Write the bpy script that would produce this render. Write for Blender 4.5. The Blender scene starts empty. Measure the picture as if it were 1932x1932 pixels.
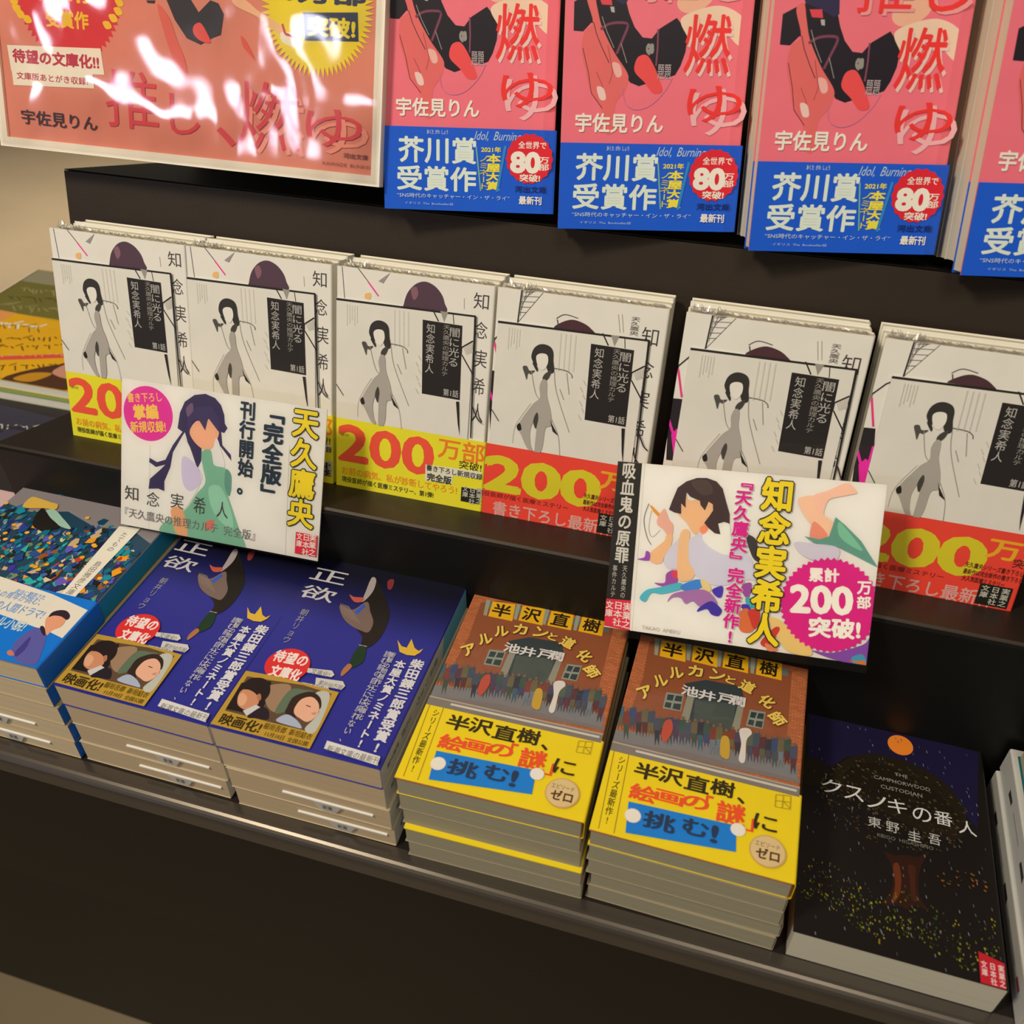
import bpy, bmesh, math, random
from mathutils import Vector, Matrix, Quaternion, noise
C = bpy.context.scene.collection
SC = bpy.context.scene
PI = math.pi

# ------------------------------------------------ camera, world, lights, exposure
cam = bpy.data.objects.new('camera', bpy.data.cameras.new('camera'))
C.objects.link(cam); SC.camera = cam
cam.location = (0.3970, -0.3474, 0.5024)
cam.rotation_euler = (math.radians(50.8093), math.radians(-0.1412), math.radians(16.3307))
cam.data.sensor_width = 36.0
cam.data.lens = 1731.0754 / 1932 * 36.0
cam.data.clip_start = 0.01
cam.data.dof.use_dof = True; cam.data.dof.focus_distance = 0.60; cam.data.dof.aperture_fstop = 9.0
SC.view_settings.view_transform = 'Standard'
SC.view_settings.look = 'None'
SC.view_settings.gamma = 1.0
SC.view_settings.exposure = 0.07
SC.view_settings.use_curve_mapping = False
w = bpy.data.worlds.new('shop_air'); SC.world = w; w.use_nodes = True
w.node_tree.nodes['Background'].inputs[0].default_value = (1.0, 0.86, 0.66, 1)
w.node_tree.nodes['Background'].inputs[1].default_value = 0.13

def area(name, loc, target, size, power, col, size_y=None, spread=180):
    d = bpy.data.lights.new(name, 'AREA'); d.energy = power; d.color = col; d.spread = math.radians(spread)
    d.shape = 'RECTANGLE'; d.size = size; d.size_y = size_y or size
    o = bpy.data.objects.new(name, d); C.objects.link(o); o.location = loc
    o.rotation_euler = (Vector(target) - Vector(loc)).to_track_quat('-Z', 'Y').to_euler()
    return o
area('ceiling_spot_light', (-0.55, -0.95, 1.75), (0.2, 0.05, 0.1), 0.30, 24, (1.0, 0.845, 0.59))
area('ceiling_panel_light', (0.75, -1.1, 1.85), (0.3, 0.05, 0.1), 0.55, 10.5, (1.0, 0.865, 0.63))
area('floor_fill_light', (-1.9, 2.6, 1.75), (-1.9, 2.0, -0.75), 0.6, 21, (1.0, 0.86, 0.66), None, 80)  # added unseen fill lamp that brightens the floor at the far left
area('sign_tube_light', (-2.87, -3.7, 1.74), (0, 0.18, 0.33), 0.85, 10, (0.80, 0.82, 1.0), 0.18)
area('sign_tube_light', (-2.0, -4.0, 1.92), (0, 0.18, 0.33), 0.6, 6, (0.80, 0.82, 1.0), 0.18)

# ------------------------------------------------ colours and materials
def lin(h):
    r = []
    for i in (0, 2, 4):
        c = int(h[i:i+2], 16) / 255
        r.append(c/12.92 if c <= .04045 else ((c+.055)/1.055)**2.4)
    return r
ILL = (0.74, 0.68, 0.53)          # shop light on matt white
def A(h):
    return [min(.93, max(.003, c/i)) for c, i in zip(lin(h), ILL)] + [1]
MATS = {}
def mat(h, fin='paper'):
    k = (h, fin)
    if k in MATS: return MATS[k]
    m = bpy.data.materials.new(fin + '_' + h); m.use_nodes = True; MATS[k] = m
    nt = m.node_tree; b = nt.nodes['Principled BSDF']; N = nt.nodes.new; K = nt.links.new
    tc = N('ShaderNodeTexCoord'); nz = N('ShaderNodeTexNoise'); K(tc.outputs['Object'], nz.inputs['Vector'])
    mx = N('ShaderNodeMix'); mx.data_type = 'RGBA'; c = A(h)
    mx.inputs['A'].default_value = [v*.95 for v in c[:3]] + [1]
    mx.inputs['B'].default_value = [min(1, v*1.05) for v in c[:3]] + [1]
    K(nz.outputs['Fac'], mx.inputs['Factor']); K(mx.outputs['Result'], b.inputs['Base Color'])
    nz.inputs['Scale'].default_value = 60
    b.inputs['Roughness'].default_value = .55
    if fin == 'gloss':
        b.inputs['Roughness'].default_value = .38; b.inputs['Specular IOR Level'].default_value = .4
    if fin == 'wrap':            # printed paper under shrink film
        b.inputs['Roughness'].default_value = .45
        b.inputs['Coat Weight'].default_value = .55; b.inputs['Coat Roughness'].default_value = .07
        n2 = N('ShaderNodeTexNoise'); n2.inputs['Scale'].default_value = 38; n2.inputs['Detail'].default_value = 1.5
        K(tc.outputs['Object'], n2.inputs['Vector'])
        bp = N('ShaderNodeBump'); bp.inputs['Strength'].default_value = .5; bp.inputs['Distance'].default_value = .002
        K(n2.outputs['Fac'], bp.inputs['Height']); K(bp.outputs['Normal'], b.inputs['Coat Normal'])
    if fin == 'pages':
        mp = N('ShaderNodeMapping'); mp.inputs['Scale'].default_value = (6, 6, 1500)
        nz.inputs['Scale'].default_value = 1; nz.inputs['Detail'].default_value = 3
        K(tc.outputs['Object'], mp.inputs['Vector']); K(mp.outputs['Vector'], nz.inputs['Vector'])
        mx.inputs['A'].default_value = [v*.80 for v in c[:3]] + [1]
        b.inputs['Roughness'].default_value = .8
    if fin == 'board':           # dark laminated shelf board
        b.inputs['Roughness'].default_value = .45; b.inputs['Specular IOR Level'].default_value = .28
        nz.inputs['Scale'].default_value = 9; nz.inputs['Detail'].default_value = 6
        mx.inputs['A'].default_value = [v*.8 for v in c[:3]] + [1]; mx.inputs['B'].default_value = [v*1.25 for v in c[:3]] + [1]
        n3 = N('ShaderNodeTexNoise'); n3.inputs['Scale'].default_value = 900
        K(tc.outputs['Object'], n3.inputs['Vector'])
        bp = N('ShaderNodeBump'); bp.inputs['Strength'].default_value = .12; bp.inputs['Distance'].default_value = .0005
        K(n3.outputs['Fac'], bp.inputs['Height']); K(bp.outputs['Normal'], b.inputs['Normal'])
    if fin == 'metal':
        b.inputs['Metallic'].default_value = .75; b.inputs['Roughness'].default_value = .24
    if fin == 'brick':
        bt = N('ShaderNodeTexBrick'); K(tc.outputs['Object'], bt.inputs['Vector'])
        bt.inputs['Scale'].default_value = 1; bt.inputs['Brick Width'].default_value = .0034; bt.inputs['Row Height'].default_value = .0013
        bt.inputs['Mortar Size'].default_value = .00018
        bt.inputs['Color1'].default_value = c; bt.inputs['Color2'].default_value = [v*.72 for v in c[:3]] + [1]
        bt.inputs['Mortar'].default_value = [v*.5 for v in c[:3]] + [1]
        K(bt.outputs['Color'], b.inputs['Base Color'])
    if fin == 'floor':
        nz.inputs['Scale'].default_value = 3; nz.inputs['Detail'].default_value = 8
        mx.inputs['A'].default_value = [v*.8 for v in c[:3]] + [1]; mx.inputs['B'].default_value = [v*1.15 for v in c[:3]] + [1]
        b.inputs['Roughness'].default_value = .5
    return m
def film(name, tint=.06, rough=.06, wave=0, dist=.001, scale=20):
    m = bpy.data.materials.new(name); m.use_nodes = True; nt = m.node_tree; nt.nodes.clear(); N = nt.nodes.new; K = nt.links.new
    out = N('ShaderNodeOutputMaterial'); mix = N('ShaderNodeMixShader'); tr = N('ShaderNodeBsdfTransparent'); gl = N('ShaderNodeBsdfGlossy')
    gl.inputs['Roughness'].default_value = rough; tr.inputs['Color'].default_value = (.97, .97, .96, 1)
    fr = N('ShaderNodeFresnel'); fr.inputs['IOR'].default_value = 1.5
    ad = N('ShaderNodeMath'); ad.operation = 'ADD'; ad.inputs[1].default_value = tint
    K(fr.outputs[0], ad.inputs[0]); K(ad.outputs[0], mix.inputs[0]); K(tr.outputs[0], mix.inputs[1]); K(gl.outputs[0], mix.inputs[2]); K(mix.outputs[0], out.inputs[0])
    if wave:
        tc = N('ShaderNodeTexCoord'); nz = N('ShaderNodeTexNoise'); nz.inputs['Scale'].default_value = scale; nz.inputs['Detail'].default_value = 2.0; nz.inputs['Distortion'].default_value = .8
        bp = N('ShaderNodeBump'); bp.inputs['Strength'].default_value = wave; bp.inputs['Distance'].default_value = dist
        K(tc.outputs['Object'], nz.inputs['Vector']); K(nz.outputs['Fac'], bp.inputs['Height']); K(bp.outputs['Normal'], gl.inputs['Normal']); K(bp.outputs['Normal'], fr.inputs['Normal'])
    return m
FILM = film('clear_film', .02, .08, .8, .002, 60)
POSTERFILM = film('poster_film', .03, .07, 1.0, .012, 13)

# ------------------------------------------------ mesh helpers
class MB:
    """collects polygons of several materials into one mesh"""
    def __init__(s): s.v = []; s.f = []; s.m = []; s.mats = []
    def mi(s, m):
        if m not in s.mats: s.mats.append(m)
        return s.mats.index(m)
    def face(s, pts, m):
        n = len(s.v); s.v += [tuple(p) for p in pts]; s.f.append(list(range(n, n+len(pts)))); s.m.append(s.mi(m))
    def mesh(s, vs, fs, m):
        n = len(s.v); s.v += [tuple(p) for p in vs]; k = s.mi(m)
        for f in fs: s.f.append([n+i for i in f]); s.m.append(k)
    def box(s, a, b, m):
        (x0, y0, z0), (x1, y1, z1) = a, b
        s.mesh([(x0,y0,z0),(x1,y0,z0),(x1,y1,z0),(x0,y1,z0),(x0,y0,z1),(x1,y0,z1),(x1,y1,z1),(x0,y1,z1)],
               [(0,3,2,1),(4,5,6,7),(0,1,5,4),(1,2,6,5),(2,3,7,6),(3,0,4,7)], m)
    def prism(s, prof, y0, y1, m, ax='y'):
        """closed profile [(a,b)] extruded along y (profile in xz) or x (profile in yz)"""
        n = len(prof)
        if ax == 'y': vs = [(a, y0, b) for a, b in prof] + [(a, y1, b) for a, b in prof]
        else: vs = [(y0, a, b) for a, b in prof] + [(y1, a, b) for a, b in prof]
        s.mesh(vs, [tuple(range(n)), tuple(range(2*n-1, n-1, -1))] + [(i, i+n, (i+1) % n + n, (i+1) % n) for i in range(n)], m)
    def obj(s, name, parent=None, smooth=False, M=None):
        me = bpy.data.meshes.new(name); me.from_pydata(s.v, [], s.f)
        for m in s.mats: me.materials.append(m)
        me.polygons.foreach_set('material_index', s.m)
        if smooth: me.polygons.foreach_set('use_smooth', [True]*len(s.f))
        me.update()
        o = bpy.data.objects.new(name, me); C.objects.link(o)
        if parent: o.parent = parent
        if M is not None: o.matrix_local = M
        return o

def smooth_loop(p, k=5):
    n = len(p); out = []
    for i in range(n):
        a, b, c, d = p[(i-1) % n], p[i], p[(i+1) % n], p[(i+2) % n]
        for j in range(k):
            t = j/k
            out.append(tuple(.5*((2*b[q]) + (-a[q]+c[q])*t + (2*a[q]-5*b[q]+4*c[q]-d[q])*t*t + (-a[q]+3*b[q]-3*c[q]+d[q])*t**3) for q in (0, 1)))
    return out
def smooth_line(p, k=5):
    out = []
    for i in range(len(p)-1):
        a, b, c, d = p[max(i-1, 0)], p[i], p[i+1], p[min(i+2, len(p)-1)]
        for j in range(k):
            t = j/k
            out.append(tuple(.5*((2*b[q]) + (-a[q]+c[q])*t + (2*a[q]-5*b[q]+4*c[q]-d[q])*t*t + (-a[q]+3*b[q]-3*c[q]+d[q])*t**3) for q in (0, 1)))
    return out + [p[-1]]

_G = {}
def heavy(vs, fs, b):
    """bolder lettering: the glyph overprinted with small shifts"""
    if b < .004: return vs, fs
    k = 8 if b > .05 else 6 if b > .02 else 4
    V_, F_ = [], []
    for j in range(k):
        a = j*2*PI/k + .39; n = len(V_)
        V_ += [(x+b*math.cos(a), y+b*math.sin(a)) for x, y in vs]; F_.append([tuple(n+i for i in f) for f in fs])
    return V_, F_
def glyphs(t, bold):
    vs, fs = _glyphs(t)
    return heavy(vs, fs, bold*.85)
def _glyphs(t):
    k = t
    if k in _G: return _G[k]
    c = bpy.data.curves.new('t', 'FONT'); c.body = t; c.size = 1; c.resolution_u = 2 if len(t) > 6 else 3
    c.fill_mode = 'FRONT'
    o = bpy.data.objects.new('t', c); C.objects.link(o)
    dg = bpy.context.evaluated_depsgraph_get(); dg.update()
    e = o.evaluated_get(dg); me = e.to_mesh()
    vs = [(v.co.x, v.co.y) for v in me.vertices]; fs = [tuple(p.vertices) for p in me.polygons]
    e.to_mesh_clear(); bpy.data.objects.remove(o); bpy.data.curves.remove(c)
    _G[k] = (vs, fs); return _G[k]

def clip(poly, box):
    x0, y0, x1, y1 = box
    for ax, lim, sg in ((0, x0, 1), (0, x1, -1), (1, y0, 1), (1, y1, -1)):
        out = []
        for i in range(len(poly)):
            a, b = poly[i-1], poly[i]
            ia, ib = (a[ax]-lim)*sg >= 0, (b[ax]-lim)*sg >= 0
            if ia != ib:
                t = (lim-a[ax])/(b[ax]-a[ax]); out.append((a[0]+(b[0]-a[0])*t, a[1]+(b[1]-a[1])*t))
            if ib: out.append(b)
        poly = out
        if not poly: return []
    return poly

def tri(poly):
    from mathutils.geometry import tessellate_polygon
    return [tuple(t) for t in tessellate_polygon([[Vector((p[0], p[1], 0)) for p in poly]])]

def emit(mb, items, O, U, V, lim, fin='paper', z0=.05):
    """draws flat printed art (millimetres) on a face with origin O and axes U, V; lim clips it"""
    O, U, V = Vector(O), Vector(U), Vector(V); W = U.cross(V)
    st = min(.012, .7/max(1, len(items))); z = z0
    def put(vs, fs, m):
        nonlocal z
        if isinstance(fs, list) and fs and isinstance(fs[0], list):      # overprinted copies, each a hair above the last
            for q in fs:
                ks = sorted({i for f in q for i in f}); re_ = {i: j for j, i in enumerate(ks)}
                put([vs[i] for i in ks], [tuple(re_[i] for i in f) for f in q], m); z += .0026
            return
        mb.mesh([O + U*(x*.001) + V*(y*.001) + W*(z*.001) for x, y in vs], fs, m)
    def put_poly(p, m):
        p = clip(p, lim)
        if len(p) < 3: return
        a = sum(p[i-1][0]*p[i][1]-p[i][0]*p[i-1][1] for i in range(len(p)))
        if abs(a) < .01: return
        fs = tri(p)
        fs = [f if ((p[f[1]][0]-p[f[0]][0])*(p[f[2]][1]-p[f[0]][1])-(p[f[2]][0]-p[f[0]][0])*(p[f[1]][1]-p[f[0]][1])) > 0 else f[::-1] for f in fs]
        put(p, fs, m)
    for it in items:
        k, col = it[0], it[1]; m = mat(col, fin); z += st
        if k == 'P':
            q = it[2]; p = list(zip(q[::2], q[1::2]))
            put_poly(smooth_loop(p) if it[3] else p, m)
        elif k == 'R':
            x0, y0, x1, y1 = it[2]; put_poly([(x0, y0), (x1, y0), (x1, y1), (x0, y1)], m)
        elif k == 'E':
            _, _, x, y, a, b = it; put_poly([(x+a*math.cos(t*PI/20), y+b*math.sin(t*PI/20)) for t in range(40)], m)
        elif k == 'S':
            _, _, x, y, a, b, n, d = it
            put_poly([(x+a*(1-d*(i % 2))*math.cos(i*PI/n), y+b*(1-d*(i % 2))*math.sin(i*PI/n)) for i in range(2*n)], m)
        elif k == 'L':
            _, _, wd, q, s = it; p = list(zip(q[::2], q[1::2])); p = smooth_line(p) if s else p
            for i in range(len(p)-1):
                a, b = Vector(p[i]), Vector(p[i+1]); d = b-a
                if d.length < 1e-6: continue
                n = Vector((-d.y, d.x)).normalized()*wd/2
                put_poly([tuple(a-n), tuple(b-n), tuple(b+n), tuple(a+n)], m)
        elif k == 'T':
            _, _, t, (x0, y0, x1, y1), bold, vert, outl, sh, rot = it
            jobs = ([(outl[0], bold+outl[1])] if outl else []) + [(col, bold)]
            for ci, (cc, bo) in enumerate(jobs):
                mm = mat(cc, fin); z += st
                if not vert:
                    t2 = t.replace(' ', '\u2002'); vs, fs = glyphs(t2, bo); v0, _ = glyphs(t2, bold)
                    if not vs: continue
                    ax0, ax1 = min(v[0] for v in v0), max(v[0] for v in v0); ay0, ay1 = min(v[1] for v in v0), max(v[1] for v in v0)
                    if len(t) == 1 and t in '、。ー':
                        pass
                    sx = (x1-x0)/(ax1-ax0); sy = (y1-y0)/(ay1-ay0)
                    cx, cy = (x0+x1)/2, (y0+y1)/2; co, si = math.cos(math.radians(rot)), math.sin(math.radians(rot))
                    out = []
                    for a, b in vs:
                        X = x0+(a-ax0)*sx-cx; Y = y0+(b-ay0)*sy-cy; X += sh*Y
                        out.append((cx+X*co-Y*si, cy+X*si+Y*co))
                    put(out, fs, mm)
                else:
                    n = len(t); ch = (y1-y0)/n; wd = x1-x0
                    for i, g in enumerate(t):
                        if g in ' \u3000': continue
                        vs, fs = glyphs(g, bo); v0, _ = glyphs(g, bold)
                        xs = [v[0] for v in v0]; adv = 1.0 if ord(g) > 0x2000 else max(xs)
                        cx, cy = (x0+x1)/2, y1-(i+.5)*ch; out = []
                        for a, b in vs:
                            X, Y = (a-.5*adv)*wd*1.0, (b-.37)*ch*1.0
                            if g in 'ー「」『』': X, Y = (b-.37)*wd, -(a-.5)*ch
                            out.append((cx+X, cy+Y))
                        put(out, fs, mm)
    return z

# ------------------------------------------------ things, parts
def thing(name, label, cat, M=None, group=None):
    o = bpy.data.objects.new(name, None); C.objects.link(o); o.empty_display_size = .02
    o['label'] = label; o['category'] = cat
    if group: o['group'] = group
    if M is not None: o.matrix_world = M
    return o
def structure(o): o['kind'] = 'structure'; return o
def dup(root, M, label, group=None, only=None):
    r = root.copy(); C.objects.link(r); r.matrix_world = M; r['label'] = label
    if group: r['group'] = group
    for ch in list(root.children):
        if only and ch.name.split('.')[0] not in only: continue
        c = ch.copy(); C.objects.link(c); c.parent = r
        for g in list(ch.children):
            d = g.copy(); C.objects.link(d); d.parent = c
    return r
def frame(o, u, v):
    u, v = Vector(u).normalized(), Vector(v).normalized(); w_ = u.cross(v)
    M = Matrix.Identity(4)
    for i, a in enumerate((u, v, w_)):
        for j in range(3): M[j][i] = a[j]
    M.translation = Vector(o); return M
def flat(x, y, z, yaw=0):
    return frame((x, y, z), (math.cos(yaw), math.sin(yaw), 0), (-math.sin(yaw), math.cos(yaw), 0))
def lean(x, y, z, tilt, yaw=0):
    t = math.radians(tilt)
    return frame((x, y, z), (math.cos(yaw), math.sin(yaw), 0), (-math.sin(t)*math.sin(yaw), math.sin(t)*math.cos(yaw), math.cos(t)))
def behind(M, d, dx=0, dy=0):
    """frame moved back along its own normal by d"""
    return M @ Matrix.Translation((dx, dy, -d))

def cpath(W, T, r, cham=0, grow=0):
    """outer outline of a cover: back board, spine on the right, front board"""
    g = grow; p = [(0, .00015)]
    for i in range(4): a = -PI/2+i*PI/6; p.append((W+g-r+r*math.cos(a), .00015+r+r*math.sin(a)))
    if cham:
        p += [(W+g, T+g-cham*.62), (W+g-cham*.25, T+g-cham*.46), (W+g-cham*2.0, T+g)]
    else:
        for i in range(4): a = i*PI/6; p.append((W+g-r+r*math.cos(a), T+g-r+r*math.sin(a)))
    p.append((0, T+g)); return p
def shell(mb, path, th, v0, v1, m):
    """cover paper of thickness th inside the outline, from v0 to v1"""
    n = len(path); inner = []
    for i in range(n):
        a = Vector(path[max(i-1, 0)]); b = Vector(path[min(i+1, n-1)]); d = (b-a).normalized(); nn = Vector((-d.y, d.x))
        q = Vector(path[i]) + nn*th; inner.append((q.x, q.y))
    mb.prism(path + inner[::-1], v0, v1, m)
def pages_mesh(W, H, T, col, inset=.0010, name='pages', parent=None, fore=.0012, cham=0):
    mb = MB(); m = mat(col, 'pages'); r = .0012
    if cham: a = [(fore, .0005), (W-.0012, .0005), (W-.0012, T-cham*.62-.001), (W-cham*2-.001, T-.0005), (fore, T-.0005)]
    else: a = [(fore, .0005), (W-.0012, .0005), (W-.0006, .002), (W-.0006, T-.002), (W-.0012, T-.0005), (fore, T-.0005)]
    mb.prism(a, inset, H-inset, m)
    return mb.obj(name, parent)

def make_book(name, label, cat, W, H, T, M, group, cover, pages, art=None, fin='paper', spine=None, spine_art=None, band=None, band_art=None,
              band_h=.05, sheet=None, cham=0, fore=.0012, inset=.001, band_fin=None, art2=None):
    t = thing(name, label, cat, M, group)
    pages_mesh(W, H, T, pages, inset, 'pages', t, fore, cham)
    mb = MB(); cv = cover if not isinstance(cover, str) else mat(cover, fin)
    shell(mb, cpath(W, T, .0012, cham), .00026 if art else .00022, 0, H, cv)
    lim = (0, 0, W*1000-(cham*2000 if cham else .4), H*1000)
    if art: emit(mb, art, (0, 0, T), (1, 0, 0), (0, 1, 0), lim, fin)
    sb = MB()
    if spine: emit(sb, [['R', spine, [0, 0, T*1000, H*1000]]], (W, 0, T), (0, 0, -1), (0, 1, 0), (1, 0, T*1000-1, H*1000), fin, .03)
    if spine_art: emit(sb, spine_art, (W, 0, T), (0, 0, -1), (0, 1, 0), (.8, 0, T*1000-.8, H*1000), fin, .06)
    co = mb.obj('cover', t)
    if spine: sb.obj('spine', co)
    if band:
        mb = MB(); bf = band_fin or fin
        shell(mb, cpath(W, T, .0012, cham, .0012 if art else .0006), .0003, 0, band_h, mat(band, bf))
        if band_art: emit(mb, band_art, (0, 0, T+.0012), (1, 0, 0), (0, 1, 0), (0, 0, W*1000-.3, band_h*1000+3), bf)
        if sheet:
            off, it = sheet
            mb.box((off, band_h, T+.0009), (off+.0932, .1302, T+.0012), mat('cdc6b2', bf))
            emit(mb, it, (off, 0, T+.0012), (1, 0, 0), (0, 1, 0), (0, band_h*1000-.5, 110, 131), bf)
        mb.obj('belly_band', t)
    return t
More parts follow.
